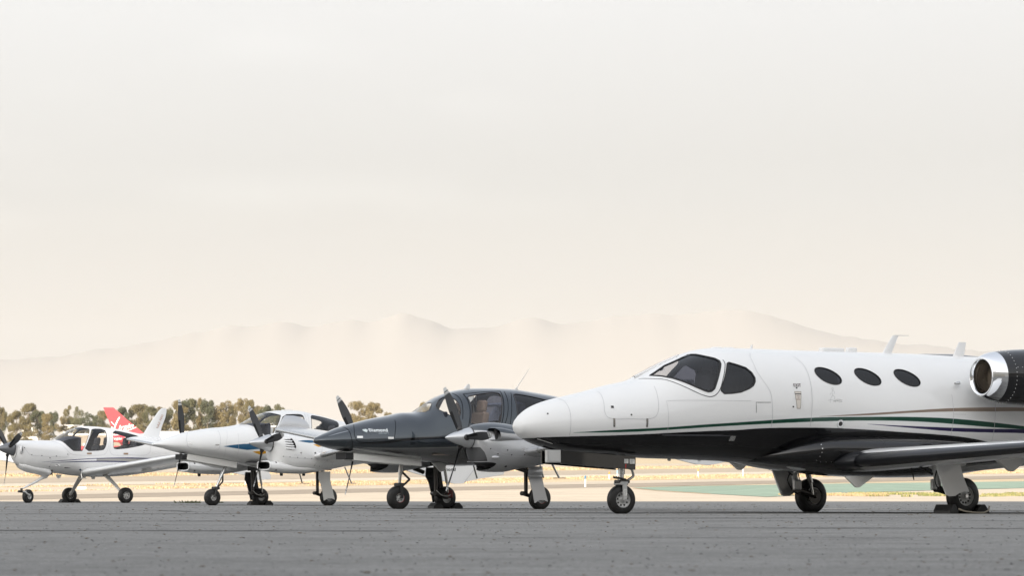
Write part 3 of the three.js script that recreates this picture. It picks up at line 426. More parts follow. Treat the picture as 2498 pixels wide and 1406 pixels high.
    mesh('wheel_well', box(5.3, 5.95, .60, .66, z - .75 * s - .3, z - .75 * s + .3), M.dark, mg);
  }
  mesh('belly_drain', plate([[4.4, .475], [4.86, .478], [4.62, .335], [4.575, .335]], .86, .03), M.whiteDull, A);
  return A;
}
function decalPlane(x0, x1, y0, y1, z) { const g = new THREE.PlaneGeometry(x1 - x0, y1 - y0); g.translate((x0 + x1) / 2, (y0 + y1) / 2, z); return g; }
let _pl; function placard() { return _pl || (_pl = canvasTex(64, 64, (g, w, h) => { g.fillStyle = '#e8e8e4'; g.fillRect(0, 0, w, h); g.fillStyle = '#555'; for (let i = 0; i < 6; i++) g.fillRect(6, 8 + i * 9, 30 + rnd() * 20, 3); })); }
// ================= composite light aircraft =================
function tTail(A, mat, { fin, top, stab, ventral, rudder, rudderMat = M.whiteDull }) {
  const t = group('tail', A);
  mesh('fin', vfin([fin[0], fin[1]]), mat, t);
  for (const s of [1, -1]) mesh('stabilizer', foil([[stab.x, top, 0, stab.c, .09], [stab.x + .12, top, stab.half * s, stab.c * .7, .05]], { camber: 0 }), mat, t);
  mesh('ventral_fin', plate(ventral, -.025, .05), mat, t);
  if (rudder) { mesh('rudder', plate(rudder, -.018, .036), rudderMat, t); mesh('rudder_hinge', rod([rudder[0][0], rudder[0][1], 0], [rudder[1][0], rudder[1][1], 0], .021), M.seamSoft, t); }
  return t;
}
function diamondLogo(col, sub) { return canvasTex(512, 160, g => { g.clearRect(0, 0, 512, 160); g.fillStyle = col[0]; g.beginPath(); [[6, 66], [20, 48], [62, 46], [78, 36], [112, 64], [92, 88], [74, 112], [44, 92], [36, 92]].forEach((p, i) => i ? g.lineTo(...p) : g.moveTo(...p)); g.fill(); g.fillStyle = col[1]; g.font = 'bold 86px sans-serif'; g.save(); g.translate(124, 94); g.scale(378 / g.measureText('Diamond').width, 1); g.fillText('Diamond', 0, 0); g.restore(); if (sub) { g.fillStyle = col[2]; g.font = 'italic 44px sans-serif'; g.save(); g.translate(292, 140); g.scale(205 / g.measureText('AIRCRAFT').width, 1); g.fillText('AIRCRAFT', 0, 0); g.restore(); } }); }
// main leg of the retractable types: strut inboard, fairing door outboard
function retractGear(A, x, z, s, { R, w, rim, mat, ring, bulge, far }) {
  const g = group('main_gear', A), zz = z * s;
  mesh('strut', join([rod([x - .2, .78, zz - .06 * s], [x - .19, .24, zz - .07 * s], .034, .03), rod([x - .12, .74, zz - .02 * s], [x - .06, .34, zz - .04 * s], .026)]), M.oily, g);
  mesh('trailing_arm', join([rod([x - .24, .25, zz - .08 * s], [x + .01, R * .94, zz - .1 * s], .034, .028), rod([x - .24, .25, zz - .12 * s], [x - .24, .25, zz - .02 * s], .036), rod([x, R * .94, zz - .12 * s], [x, R * .94, zz], .022)]), M.oily, g);
  mesh('shock_absorber', join([rod([x - .05, .72, zz - .09 * s], [x - .0, .42, zz - .1 * s], .024), rod([x, .42, zz - .1 * s], [x + .02, .26, zz - .1 * s], .015)]), M.steel, g);
  mesh('brake_hose', tube([[x - .2, .3, zz - .1 * s], [x - .12, .22, zz - .14 * s], [x + .02, .21, zz - .13 * s], [x + .08, .26, zz - .1 * s]], .008, 18, 6), M.belt, g);
  mesh('brake_caliper', box(x + .02, x + .11, R * .94 + .0, R * .94 + .13, zz - .1 * s - .022, zz - .1 * s + .022, .02), far ? M.brake : M.oily, g);
  const L = [[.68, -.185], [.53, -.195], [.42, -.14], [.28, -.10], [.10, -.065]], Rr = [[.68, .085], [.52, .075], [.35, .12], [.13, .185]];
  const ip = (T, y) => { let k = 0; while (k < T.length - 2 && y < T[k + 1][0]) k++; const f = (y - T[k][0]) / (T[k + 1][0] - T[k][0]); return T[k][1] + (T[k + 1][1] - T[k][1]) * Math.max(0, Math.min(1, f)); };
  const door = (off, k) => gridGeo(12, 40, (u, v) => { const y0 = .10 + .035 * Math.sin(Math.PI * Math.min(1, Math.max(0, u * 1.15 - .1))) + .02 * u, y = .68 + (y0 - .68) * v, l = ip(L, y) * k, r = ip(Rr, y) * k; return [x - .085 + l + (r - l) * u, y, zz + s * (w / 2 + off + (bulge ? .05 * Math.exp(-(((y - .60) / .075) ** 2)) * Math.sin(Math.PI * (.12 + .76 * u)) + .012 * Math.exp(-(((y - .515) / .012) ** 2)) : .018 * Math.sin((y - .1) * 5)))]; });
  mesh('gear_leg_door', door(.045, 1), mat, g); mesh('door_inner_skin', door(.030, .97), M.blackMatte, g);  // inner skin coloured black for the shade and dirt inside the door
  mesh('wheel_well', box(x - .3, x + .12, .71, .80, zz - .35 * s - .3, zz - .35 * s + .3), M.dark, g);
  wheel(g, [x + .02, R, zz], R, w, R * .47, { rim, side: s, ring, holes: 0 });
  return g;
}
function nacelle(A, st, zc, mat, uv, s, holes, opts = {}, np = 72, nx = 70) {
  const b = new Body(st, zc * s), g = group('engine_nacelle', A);
  let tr = b.tris(nx, np); for (const h of holes) tr = cut(tr, h.poly, h.A ?? 0, h.B ?? 1, h.test).outside;
  if (opts.cheek) { const c = cut(tr, opts.cheek); tr = c.outside; mesh('cowl_cheek', soup(pushed(c.inside, -.03)), M.cheek, g); }
  mesh('cowling', soup(tr, uv), mat, g);
  mesh('inner_duct', soup(pushed(b.tris(nx, 40), -.075).filter(t => t[0][0] < 2.6)), M.blackMatte, g);
  return { b, g };
}
function buildDA62() {
  const A = thing('twin_propeller_plane', 'dark graphite and silver twin-propeller plane between the jet and the white twin', 'airplane', 'propeller aircraft parked in a row');
  A.position.set(-3.137, 0, -68.233); A.rotation.y = 31 * Math.PI / 180;
  const b = new Body(D62_ST), gr = [.040, .050, .060];
  const metal = (t) => std([1, 1, 1], .2, .8, { map: t, clearcoat: 1, clearcoatRoughness: .03 });
  const pt = paintTex(b, .6, 2.1, 2048, 512, g => {
    g.fillStyle = css(...gr); g.fillRect(-1, 0, 20, 4);
    fillPoly(g, [...smooth([[.1, .985], [.503, .972], [.876, .969], [1.438, .966], [2.025, .981], [3, 1.02], [5, 1.12], [9, 1.3]]), [9, .3], [-1, .3], [-1, .98]], css(.20, .205, .21));
    fillPoly(g, band([[.6, 1.046], [1.032, 1.075], [1.418, 1.127], [1.814, 1.153], [2.217, 1.155], [4, 1.18], [8, 1.3]], [[.6, 1.035], [1.034, 1.043], [1.416, 1.086], [1.812, 1.117], [2.216, 1.123], [4, 1.15], [8, 1.28]]), css(.004, .004, .005));
    fillPoly(g, band([[.55, .992], [.876, .976], [1.438, .974], [2.025, .988], [3, 1.028]], [[.55, .99], [.876, .966], [1.438, .962], [2.025, .976], [3, 1.016]]), css(.42, .43, .42));
    fillPoly(g, band([[.2, 1.0], [.35, .99], [.503, .982]], [[.2, .998], [.35, .98], [.503, .972]]), css(.4, .41, .4));
    fillPoly(g, band([[.179, 1.158], [.335, 1.207], [.504, 1.248]], [[.179, 1.155], [.335, 1.199], [.504, 1.241]]), css(.42, .43, .44));
  });
  const ws = [[1.90, 1.555], [1.97, 1.585], [2.05, 1.665], [2.12, 1.725], [2.21, 1.79], [2.32, 1.838], [2.42, 1.868], [2.5, 2.2], [1.6, 2.0], [1.80, 1.56]];
  const fs = [[2.075, 1.649], [2.15, 1.719], [2.235, 1.779], [2.316, 1.808], [2.375, 1.789], [2.397, 1.729], [2.401, 1.654], [2.389, 1.569], [2.361, 1.505], [2.315, 1.46], [2.25, 1.475], [2.199, 1.49], [2.109, 1.56], [2.052, 1.605]];
  const door = [[2.592, 1.806], [2.766, 1.845], [3.026, 1.877], [3.205, 1.88], [3.215, 1.822], [3.168, 1.714], [3.109, 1.553], [3.067, 1.426], [3.043, 1.37], [2.497, 1.345], [2.537, 1.464], [2.583, 1.634], [2.595, 1.73]];
  const rear = [[3.462, 1.869], [3.681, 1.844], [4.033, 1.778], [4.26, 1.70], [4.22, 1.60], [3.9, 1.46], [3.363, 1.38], [3.418, 1.642], [3.438, 1.771]];
  hull(A, b, { windows: [{ poly: ws, wrap: true, name: 'windshield', edge: [[1.83, 1.55], [1.90, 1.555], [1.97, 1.585], [2.05, 1.665], [2.12, 1.725], [2.21, 1.79], [2.32, 1.838], [2.42, 1.868]], seal: .008 }, { poly: round(fs, 1), name: 'side_window', seal: .012 }, { poly: round(door, 1), name: 'door_window', seal: .016 }, { poly: round(rear, 1), name: 'rear_window', glass: glassDark, seal: .016 }], mat: metal(pt.t), uv: pt.uv, lining: { mat: M.liningTan, from: 1.7, to: 5 } });
  const sm_ = (n, pts, w = .008) => mesh(n, strip(b, smooth(pts), w * 1.3), M.gap, A);
  sm_('door_seam', [[2.573, 1.85], [2.573, 1.822], [2.568, 1.719], [2.549, 1.602], [2.514, 1.464], [2.47, 1.32]]); sm_('door_seam', [[3.265, 1.905], [3.235, 1.823], [3.19, 1.693], [3.146, 1.554], [3.07, 1.35]]);
  sm_('panel_seam', [[3.34, 1.90], [3.322, 1.867], [3.284, 1.737], [3.215, 1.533], [3.13, 1.35]], .006); sm_('panel_seam', [[3.442, 1.88], [3.363, 1.748], [3.302, 1.587], [3.23, 1.35]], .006); sm_('panel_seam', [[2.445, 1.875], [2.459, 1.827], [2.463, 1.74], [2.432, 1.611], [2.385, 1.44]], .007); sm_('door_seam', [[2.573, 1.85], [2.9, 1.885], [3.265, 1.905]]);
  sm_('nose_cone_seam', [[.47, 1.31], [.49, 1.297], [.506, 1.231], [.51, 1.138], [.54, 1.0], [.582, .92]], .006);
  sm_('baggage_door_seam', [[.66, 1.345], [.615, 1.3], [.566, 1.175], [.6, 1.083], [.664, 1.059], [.9, 1.07], [1.108, 1.084], [1.176, 1.122], [1.227, 1.252], [1.3, 1.42]], .006);
  for (const [x, y] of [[.644, 1.144], [1.133, 1.131]]) mesh('door_latch', strip(b, [[x - .045, y], [x + .045, y]], .034, { lift: .004 }), M.alu, A);
  mesh('maker_lettering', decal(b, .705, 1.115, 1.175, 1.303, {}), decalMat(diamondLogo(['#c9d2d2', '#e9eef0', '#a8b4b8'], true)), A);
  // cabin
  const inn = group('cabin_interior', A); seats(inn, [[2.78, 1.05, .34, .52, .42], [2.78, 1.05, -.34, .52, .42], [3.7, 1.05, .34, .5, .42], [3.7, 1.05, -.34, .5, .42]], M.seatTan);
  mesh('instrument_panel', box(2.1, 2.16, 1.15, 1.56, -.52, .52, .03), M.glare, inn); mesh('glareshield', gridGeo(12, 6, (u, v) => { const a = (u - .5) * 2; return [1.93 + v * .24, 1.525 + .035 * (1 - a * a), a * (.3 + .15 * v)]; }), M.seatTan, inn); mesh('cabin_floor', box(1.9, 4.6, .86, .88, -.5, .5), M.liningTan, inn);
  for (const z of [-.04, .06]) mesh('headset_cord', tube([[2.95, 1.86, z], [2.95, 1.7, z], [2.96, 1.55, z + .01], [2.95, 1.3, z]], .006, 20, 6), M.belt, inn); mesh('cord_clip', box(2.93, 2.97, 1.68, 1.74, -.06, .08, .01), M.dark, inn);
  // nacelles
  const N = [[1.845, 1.27, .985, .15, 1.12, 2, 2], [1.86, 1.295, .9, .2, 1.08, 2, 2], [1.90, 1.325, .72, .27, 1.0, 2.1, 2.1], [1.97, 1.345, .63, .335, .97, 2.2, 2.2], [2.11, 1.366, .592, .385, .96, 2.2, 2.2], [2.25, 1.374, .586, .405, .955, 2.2, 2.2], [2.41, 1.363, .587, .41, .95, 2.2, 2.2], [2.67, 1.325, .63, .40, .94, 2.2, 2.2], [2.94, 1.24, .665, .36, .93, 2.2, 2.2], [3.3, 1.13, .736, .28, .92, 2.1, 2.1], [3.8, 1.0, .82, .17, .91, 2, 2], [4.4, .94, .9, .03, .92, 2, 2]];
  const nb = new Body(N), nt = paintTex(nb, .5, 1.5, 1024, 512, g => { g.fillStyle = css(.42, .425, .435); g.fillRect(0, 0, 9, 3); fillPoly(g, [[1.5, 1.6], [1.5, 1.25], ...smooth([[1.84, 1.245], [2.0, 1.235], [2.2, 1.20], [2.6, 1.175], [3.2, 1.1], [4.4, 1.0]]), [5, 1.6]], css(...gr)); });
  const nm = std([1, 1, 1], .36, .5, { map: nt.t, clearcoat: 1, clearcoatRoughness: .05 });
  for (const s of [1, -1]) {
    const { b: nbd, g } = nacelle(A, N, 1.72, nm, nt.uv, s, [{ poly: round([[1.875, .745], [2.16, .735], [2.14, .68], [2.07, .62], [1.97, .6], [1.85, .63]], 2) }, { poly: [[1.80, .74], [1.80, .62], [2.0, .58], [2.0, .74]] , test: t => t[0][0] < 2.0 }], { cheek: [[1.80, .97], [1.89, .975], [1.94, .90], [2.0, .76], [1.86, .755], [1.80, .85]] });
    propeller(A, [1.72, 1.125, 1.72 * s], .95, s > 0 ? [-33, 88, 209] : [-40, 80, 200], M.spinner, { len: .44, rad: .172, chord: .155 });
    // side air scoop
    const sc = new Body([[1.99, 1.27, 1.09, .03, 1.18, 2.4, 2.4], [2.06, 1.285, 1.075, .10, 1.18, 2.6, 2.6], [2.16, 1.285, 1.07, .125, 1.175, 2.6, 2.6], [2.4, 1.25, 1.07, .10, 1.16, 2.3, 2.3], [2.7, 1.2, 1.08, .055, 1.14, 2, 2], [2.95, 1.16, 1.1, .01, 1.13, 2, 2]], (1.72 + .335) * s);
    let st = sc.tris(40, 40); st = cut(st, round([[1.9, 1.275], [2.13, 1.275], [2.155, 1.1], [1.9, 1.085]], 1), 0, 1, t => (t[0][2] - sc.zc) * s > -.02).outside; mesh('air_scoop', soup(st, nt.uv), nm, g);
    mesh('scoop_duct', box(2.10, 2.15, 1.08, 1.27, (1.72 + .30) * s - .08, (1.72 + .30) * s + .08, .02), M.blackMatte, g);
    mesh('cowl_seam', strip(nbd, smooth([[1.93, 1.0], [2.1, .9], [2.3, .845], [2.6, .83], [2.86, .835]]), .006, { side: s }), M.seamSoft, g); mesh('cowl_seam', strip(nbd, smooth([[2.92, 1.1], [2.88, .9], [2.83, .75]]), .006, { side: s }), M.seamSoft, g);
    mesh('oil_door', strip(nbd, round([[2.20, .89], [2.34, .89], [2.34, .985], [2.20, .985]], 2), .005, { side: s, closed: true }), M.seamSoft, g);
    mesh('cowl_bump', (() => { const q = new THREE.SphereGeometry(1, 20, 14); q.scale(.07, .028, .03); q.translate(2.1, .815, (1.72 + .375) * s); return q; })(), M.silver, g);
    rivets(nbd, [[2.30, .93], [2.14, .87], [2.38, .855], [2.62, .86], [2.02, .95]], .011, M.dark, 'cowl_fastener', g, s); rivets(nbd, [[2.34, .675]], .022, M.dark, 'drain_port', g, s); rivets(nbd, [[2.6, .95]], .016, M.steel, 'cowl_fastener', g, s);
    mesh('exhaust_stub', rod([2.75, .66, 1.62 * s], [2.95, .6, 1.66 * s], .035), M.oily, g);
  }
  // wings
  for (const s of [1, -1]) {
    const w = group('wing', A), sec = [...lerpSec([2.55, .80, .5 * s, 1.75, .26], [2.62, .9, 2.1 * s, 1.45, .2], 3), ...lerpSec([2.66, .93, 2.4 * s, 1.4, .19], [3.0, 1.37, 7.0 * s, .82, .10], 10)];
    mesh('wing_panel', foil(sec, { camber: .02 }), M.silver, w);
    mesh('leading_edge', foil(lerpSec([2.66, .93, 2.4 * s, 1.4, .19], [3.0, 1.37, 7.0 * s, .82, .10], 10), { from: 0, to: .05, cap: false, grow: .003 }), M.alu, w);
    const wl = []; for (let i = 0; i <= 6; i++) { const t = i / 6; wl.push([3.04 + .24 * t, 1.385 + .235 * Math.sin(t * 1.5), (7.0 + .14 * (1 - Math.cos(t * 1.5))) * s, .66 - .5 * t ** 1.3, .05 * (1 - t * .6)]); }
    mesh('winglet', foil(wl, { camber: 0, dirs: wl.map((_, i) => [0, Math.cos(i / 6 * 1.4), -Math.sin(i / 6 * 1.4) * s]) }), M.silver, w);
    mesh('step', rod([3.55, .72, 1.05 * s], [3.62, .5, 1.05 * s], .014), M.steel, w);
  }
  tTail(A, M.white, { fin: [[7.3, 1.35, 0, 1.3, .14], [8.15, 2.4, 0, .8, .08]], top: 2.42, stab: { x: 8.15, c: .8, half: 1.7 }, ventral: [[6.2, 1.12], [6.85, .82], [7.25, .735], [7.5, .725], [7.95, .80], [8.4, .95], [8.6, 1.3]] });
  // nose gear
  const ng = group('nose_gear', A);
  for (const z of [.16, -.18]) mesh('gear_door', plate([[.63, .885], [1.86, .80], [1.86, .69], [1.2, .735], [.63, .78]], z, .016), M.whiteDull, ng);
  mesh('door_bay_front', box(.48, .625, .79, .90, -.16, .17, .01), M.blackMatte, ng);
  mesh('strut', join([rod([1.60, .80, 0], [1.57, .55, 0], .034), rod([1.57, .55, 0], [1.555, .38, 0], .026)]), M.steel, ng);
  mesh('torque_link', join([rod([1.6, .60, 0], [1.745, .475, 0], .018), rod([1.745, .475, 0], [1.62, .375, 0], .018)]), M.dark, ng);
  mesh('wheel_fork', join([box(1.50, 1.60, .36, .42, -.09, .09, .02), box(1.525, 1.575, .17, .40, .085, .105, .01), box(1.525, 1.575, .17, .40, -.105, -.085, .01)]), M.dark, ng);
  wheel(ng, [1.535, .192, 0], .192, .15, .075, { rim: M.aluPaint, holes: 6, ring: std([.55, .08, .08], .6), yaw: -.05 });
  for (const s of [1, -1]) retractGear(A, 3.25, 1.5, s, { R: .188, w: .15, rim: M.aluPaint, mat: M.silver, bulge: true, far: s < 0, ring: std([.5, .12, .1], .6) });
  // antennas
  mesh('blade_antenna', vfin([[2.74, 1.945, 0, .13, .03], [2.82, 2.02, 0, .04, .012]]), M.white, A); mesh('whip_antenna', join([vfin([[3.69, 1.935, 0, .08, .02], [3.745, 1.985, 0, .02, .01]]), rod([3.75, 1.97, 0], [3.99, 2.29, 0], .008, .004)]), M.whiteDull, A);
  mesh('belly_strake', plate([[2.3, .76], [2.6, .74], [2.55, .62], [2.48, .6], [2.4, .68]], -.3, .02), M.whiteDull, A);
  mesh('boarding_step', join([rod([4.0, .8, .62], [4.13, .5, .7], .016), box(4.05, 4.22, .49, .505, .64, .76)]), M.steel, A);
  return A;
}
function buildDA42() {
  const A = thing('twin_propeller_plane', 'white twin-propeller plane with blue and yellow wedges on its side', 'airplane', 'propeller aircraft parked in a row');
  A.position.set(-7.196, 0, -86.013); A.rotation.y = 31 * Math.PI / 180;
  const b = new Body(D42_ST), wc = css(.73, .73, .72), blue = css(.008, .075, .155), yel = css(.62, .30, .02);
  const pt = paintTex(b, .6, 2.1, 2048, 512, g => { g.fillStyle = wc; g.fillRect(-1, 0, 20, 4); fillPoly(g, [...smooth([[1.373, 1.186], [1.52, 1.208], [1.679, 1.227], [1.954, 1.242], [2.211, 1.238], [2.7, 1.2]]), [2.3, 1.15], [1.875, 1.115], [1.683, 1.138]], blue); fillPoly(g, [[1.998, 1.08], [2.1, 1.093], [2.25, 1.1], [2.42, 1.07], [2.17, 1.022]], yel); });
  const mat = std([1, 1, 1], .42, 0, { ...paintBase, map: pt.t });
  const ws = [[1.965, 1.632], [2.03, 1.63], [2.108, 1.59], [2.17, 1.515], [2.28, 1.40], [2.34, 1.335], [2.45, 1.46], [2.583, 1.629], [2.735, 1.825], [2.70, 1.845], [2.60, 1.868], [2.5, 1.885], [2.42, 2.1], [1.7, 2.0], [1.85, 1.64]];
  const sw = [[2.80, 1.835], [3.1, 1.85], [3.225, 1.842], [3.233, 1.782], [3.205, 1.679], [3.169, 1.589], [3.10, 1.48], [3.04, 1.40], [2.5, 1.36], [2.46, 1.42], [2.64, 1.652]];
  const rw = [[3.43, 1.832], [3.6, 1.816], [3.778, 1.787], [4.034, 1.722], [4.05, 1.66], [3.97, 1.56], [3.72, 1.48], [3.31, 1.475], [3.338, 1.567], [3.374, 1.703]];
  hull(A, b, { windows: [{ poly: ws, wrap: true, name: 'windshield', edge: [[1.92, 1.634], [1.965, 1.632], [2.03, 1.63], [2.108, 1.59], [2.17, 1.515], [2.28, 1.40], [2.34, 1.335], [2.45, 1.46], [2.583, 1.629], [2.735, 1.825], [2.60, 1.868], [2.5, 1.89]], seal: .012 }, { poly: round(sw, 1), name: 'side_window', seal: .01 }, { poly: round(rw, 1), name: 'rear_window', seal: .01 }], mat, uv: pt.uv, lining: { mat: M.lining, from: 1.8, to: 4.8 } });
  const sm_ = (n, pts, w = .007) => mesh(n, strip(b, smooth(pts), w), M.seamSoft, A);
  sm_('canopy_seam', [[1.86, 1.60], [1.933, 1.61], [2.0, 1.59], [2.06, 1.55], [2.12, 1.46], [2.20, 1.37], [2.29, 1.29]]); sm_('canopy_seam', [[3.37, 1.85], [3.35, 1.80], [3.318, 1.714], [3.282, 1.578], [3.24, 1.45]]); sm_('canopy_seam', [[3.30, 1.86], [3.28, 1.79], [3.25, 1.68], [3.2, 1.55]]);
  sm_('baggage_door_seam', [[.763, 1.475], [.69, 1.40], [.648, 1.303], [.66, 1.2], [.691, 1.164], [.804, 1.135], [1.0, 1.118], [1.207, 1.101], [1.28, 1.127], [1.308, 1.226], [1.334, 1.385], [1.35, 1.51]]); sm_('panel_seam', [[1.52, 1.5], [1.45, 1.3], [1.43, 1.1], [1.48, .95]], .004); sm_('panel_seam', [[1.72, 1.45], [1.69, 1.25], [1.7, 1.0]], .004);
  for (const [x, y] of [[.708, 1.238], [1.251, 1.216]]) mesh('door_latch', strip(b, [[x - .04, y], [x + .04, y]], .026, { lift: .004 }), M.alu, A);
  const inn = group('cabin_interior', A); seats(inn, [[3.0, .98, .28, .5, .4], [3.0, .98, -.28, .5, .4], [3.85, .98, .26, .46, .36], [3.85, .98, -.26, .46, .36]], M.seat);
  mesh('glareshield', gridGeo(16, 10, (u, v) => { const a = (u - .5) * 2; return [2.02 + v * .42 + .05 * Math.abs(a), 1.58 + .10 * Math.sin(v * 2.2) * (1 - a * a * .5), a * (.38 + .1 * v)]; }), M.glare, inn); mesh('instrument_panel', box(2.38, 2.46, 1.05, 1.66, -.46, .46, .04), M.glare, inn); mesh('cabin_floor', box(2, 4.4, .86, .88, -.46, .46), M.lining, inn);
  const N = [[1.735, 1.40, 1.09, .16, 1.245, 2, 2], [1.75, 1.415, 1.0, .21, 1.2, 2.1, 2.1], [1.80, 1.432, .82, .3, 1.12, 2.2, 2.2], [1.92, 1.446, .70, .37, 1.06, 2.3, 2.3], [2.17, 1.432, .642, .41, 1.03, 2.3, 2.3], [2.43, 1.405, .635, .415, 1.02, 2.3, 2.2], [2.68, 1.374, .66, .40, 1.01, 2.2, 2.2], [2.94, 1.31, .70, .36, 1.0, 2.1, 2.1], [3.5, 1.17, .80, .24, .99, 2, 2], [4.2, 1.05, .95, .05, 1.0, 2, 2]];
  const nb = new Body(N), nt = paintTex(nb, .5, 1.6, 1024, 512, g => { g.fillStyle = wc; g.fillRect(0, 0, 9, 3); fillPoly(g, [...smooth([[2.17, 1.278], [2.3, 1.296], [2.42, 1.301], [2.6, 1.291], [2.85, 1.26]]), [2.43, 1.243]], blue); fillPoly(g, [[2.5, 1.21], [2.7, 1.225], [2.85, 1.2], [2.62, 1.165]], yel); });
  const nm = std([1, 1, 1], .42, 0, { ...paintBase, map: nt.t });
  for (const s of [1, -1]) {
    const { b: nbd, g } = nacelle(A, N, 1.78, nm, nt.uv, s, [{ poly: round([[2.01, 1.345], [2.05, 1.345], [2.10, 1.25], [2.115, 1.13], [2.06, 1.12], [2.05, 1.24]], 1), test: t => t[0][2] * s > 1.78 }]);
    for (let i = 0; i < 5; i++) { const y = 1.125 + i * .047; const lv = gridGeo(14, 5, (u, v) => { const xx = 1.865 + .018 * (4 - i) * .3 + u * .185 * (1 - .04 * i), o = nbd.on(xx, y + .036 * (1 - v) - .012 * u, s,   .002 + .042 * u * Math.sin(v * Math.PI * .62)); return o.p.toArray(); }); mesh('cooling_louver', lv, M.white, g); mesh('louver_shade_strip', strip(nbd, [[1.90, y - .004], [2.05, y - .018]], .011, { side: s, lift: .004 }), M.dark, g); }  // no slot is cut here: a dark strip paints the shade under each louver
    mesh('louver_frame', strip(nbd, smooth([[2.03, 1.352], [2.075, 1.33], [2.11, 1.24], [2.12, 1.14], [2.0, 1.095]]), .022, { side: s, lift: .008 }), M.white, g);
    propeller(A, [1.585, 1.245, 1.78 * s], .93, s > 0 ? [-38, 80, 202] : [-6, 114, 201], M.spinner, { len: .46, rad: .178, chord: .15 });
    const sc = new Body([[1.60, .875, .715, .27, .795, 3, 3], [1.63, .885, .70, .285, .79, 3, 3], [1.75, .89, .67, .31, .78, 2.8, 2.8], [2.0, .88, .642, .33, .76, 2.5, 2.5], [2.4, .84, .632, .32, .74, 2.2, 2.2], [2.8, .78, .68, .2, .73, 2, 2], [3.0, .75, .72, .05, .735, 2, 2]], 1.78 * s);
    mesh('chin_intake', soup(sc.tris(40, 56), nt.uv), nm, g); mesh('intake_duct', soup(pushed(new Body(sc.st.map((v, i) => i ? v : [1.601, .875, .715, .27, .795, 3, 3]), 1.78 * s).tris(20, 40).filter(t => t[0][0] < 1.95), -.022)), M.blackMatte, g);
    mesh('intake_lip', new THREE.TubeGeometry(new THREE.CatmullRomCurve3(Array.from({ length: 32 }, (_, i) => { const a = i / 32 * 2 * Math.PI, c = Math.cos(a), q = Math.sin(a); return new THREE.Vector3(1.602, .795 + .085 * Math.sign(q) * Math.abs(q) ** .6, (1.78 + .272 * Math.sign(c) * Math.abs(c) ** .6) * s); }), true), 80, .017, 8, true), M.white, g);
    mesh('intake_back', box(1.72, 1.74, .69, .87, 1.78 * s - .28, 1.78 * s + .28), M.blackMatte, g);
    mesh('cowl_seam', strip(nbd, smooth([[1.84, .97], [2.1, .945], [2.4, .93], [2.6, .92]]), .006, { side: s }), M.seamSoft, g); mesh('cowl_seam', strip(nbd, smooth([[2.72, 1.2], [2.66, 1.0], [2.55, .8], [2.48, .68]]), .006, { side: s }), M.seamSoft, g); mesh('access_panel', strip(nbd, round([[2.75, .88], [2.98, .88], [3.0, .74], [2.72, .72]], 2), .005, { side: s, closed: true }), M.seamSoft, g);
    mesh('oil_door', strip(nbd, [[2.06, 1.0], [2.22, 1.0], [2.22, 1.085]], .005, { side: s }), M.seamSoft, g); mesh('oil_door_latch', strip(nbd, [[2.19, 1.045], [2.23, 1.045]], .02, { side: s, lift: .004 }), M.steel, g);
    rivets(nbd, [[1.86, .975], [1.98, .965], [2.14, .955], [2.30, .945], [2.45, .935], [2.58, .925], [2.64, 1.06], [2.66, .95], [2.55, .8], [2.68, .78], [2.82, .9]], .009, M.dark, 'cowl_fastener', g, s); rivets(nbd, [[2.53, 1.045]], .018, M.dark, 'drain_port', g, s);
    for (const x of [1.95, 2.45]) mesh('drain_mast', box(x, x + .06, .59, .66, 1.8 * s - .02, 1.8 * s + .02, .015), M.dark, g);
  }
  for (const s of [1, -1]) {
    const w = group('wing', A), sec = [...lerpSec([2.45, .84, .45 * s, 1.6, .24], [2.5, .98, 2.2 * s, 1.4, .19], 3), ...lerpSec([2.52, 1.0, 2.4 * s, 1.36, .18], [2.56, 1.405, 6.4 * s, .85, .095], 10)];
    mesh('wing_panel', foil(sec, { camber: .02 }), M.white, w);
    mesh('leading_edge', foil(lerpSec([2.52, 1.0, 2.4 * s, 1.36, .18], [2.555, 1.405, 6.4 * s, .85, .095], 10), { from: 0, to: .045, cap: false, grow: .003 }), M.alu, w);
    const wl = [[2.88, 1.42, 6.38 * s, .52, .05], [2.97, 1.5, 6.47 * s, .42, .045], [3.12, 1.68, 6.52 * s, .34, .04], [3.28, 1.88, 6.55 * s, .28, .03], [3.40, 2.02, 6.57 * s, .20, .025], [3.48, 2.09, 6.58 * s, .115, .015]];
    mesh('winglet', foil(wl, { camber: 0, dirs: wl.map(() => [0, 0, 1]) }), M.white, w);
    mesh('wingtip', foil([[2.56, 1.405, 6.4 * s, .85, .095], [2.66, 1.42, 6.55 * s, .7, .05], [2.85, 1.425, 6.6 * s, .45, .01]], { camber: .02 }), M.white, w);
    const tg = new THREE.PlaneGeometry(.66, .082); tg.rotateZ(1.16); tg.translate(3.385, 1.76, 0); const pos = tg.attributes.position; for (let i = 0; i < pos.count; i++) pos.setZ(i, 0); if (s < 0) { tg.translate(0, 0, -6.5); mesh('type_lettering', tg, decalMat(textTex(512, 64, [['DA42-NG', 256, 52, '54px sans-serif', '#a8683a', 'center', 1.45]])), w); }
    mesh('step', join([rod([3.85, .78, 1.0 * s], [3.98, .45, 1.05 * s], .014), box(3.92, 4.08, .44, .452, 1.0 * s - .05, 1.0 * s + .08)]), M.steel, w);
  }
  const t = tTail(A, M.white, { fin: [[7.5, 1.36, 0, 1.0, .13], [7.98, 2.08, 0, .62, .08]], top: 2.1, stab: { x: 7.95, c: .65, half: 1.5 }, ventral: [[5.1, 1.0], [5.93, .69], [6.7, .505], [7.0, .445], [7.15, .448], [7.22, .46], [7.24, .50], [7.5, .80], [7.6, 1.2], [5.2, 1.2]], rudder: [[7.25, .49], [7.52, .80], [7.7, 1.3], [8.3, 1.3], [8.2, .86], [8.18, .64]] });
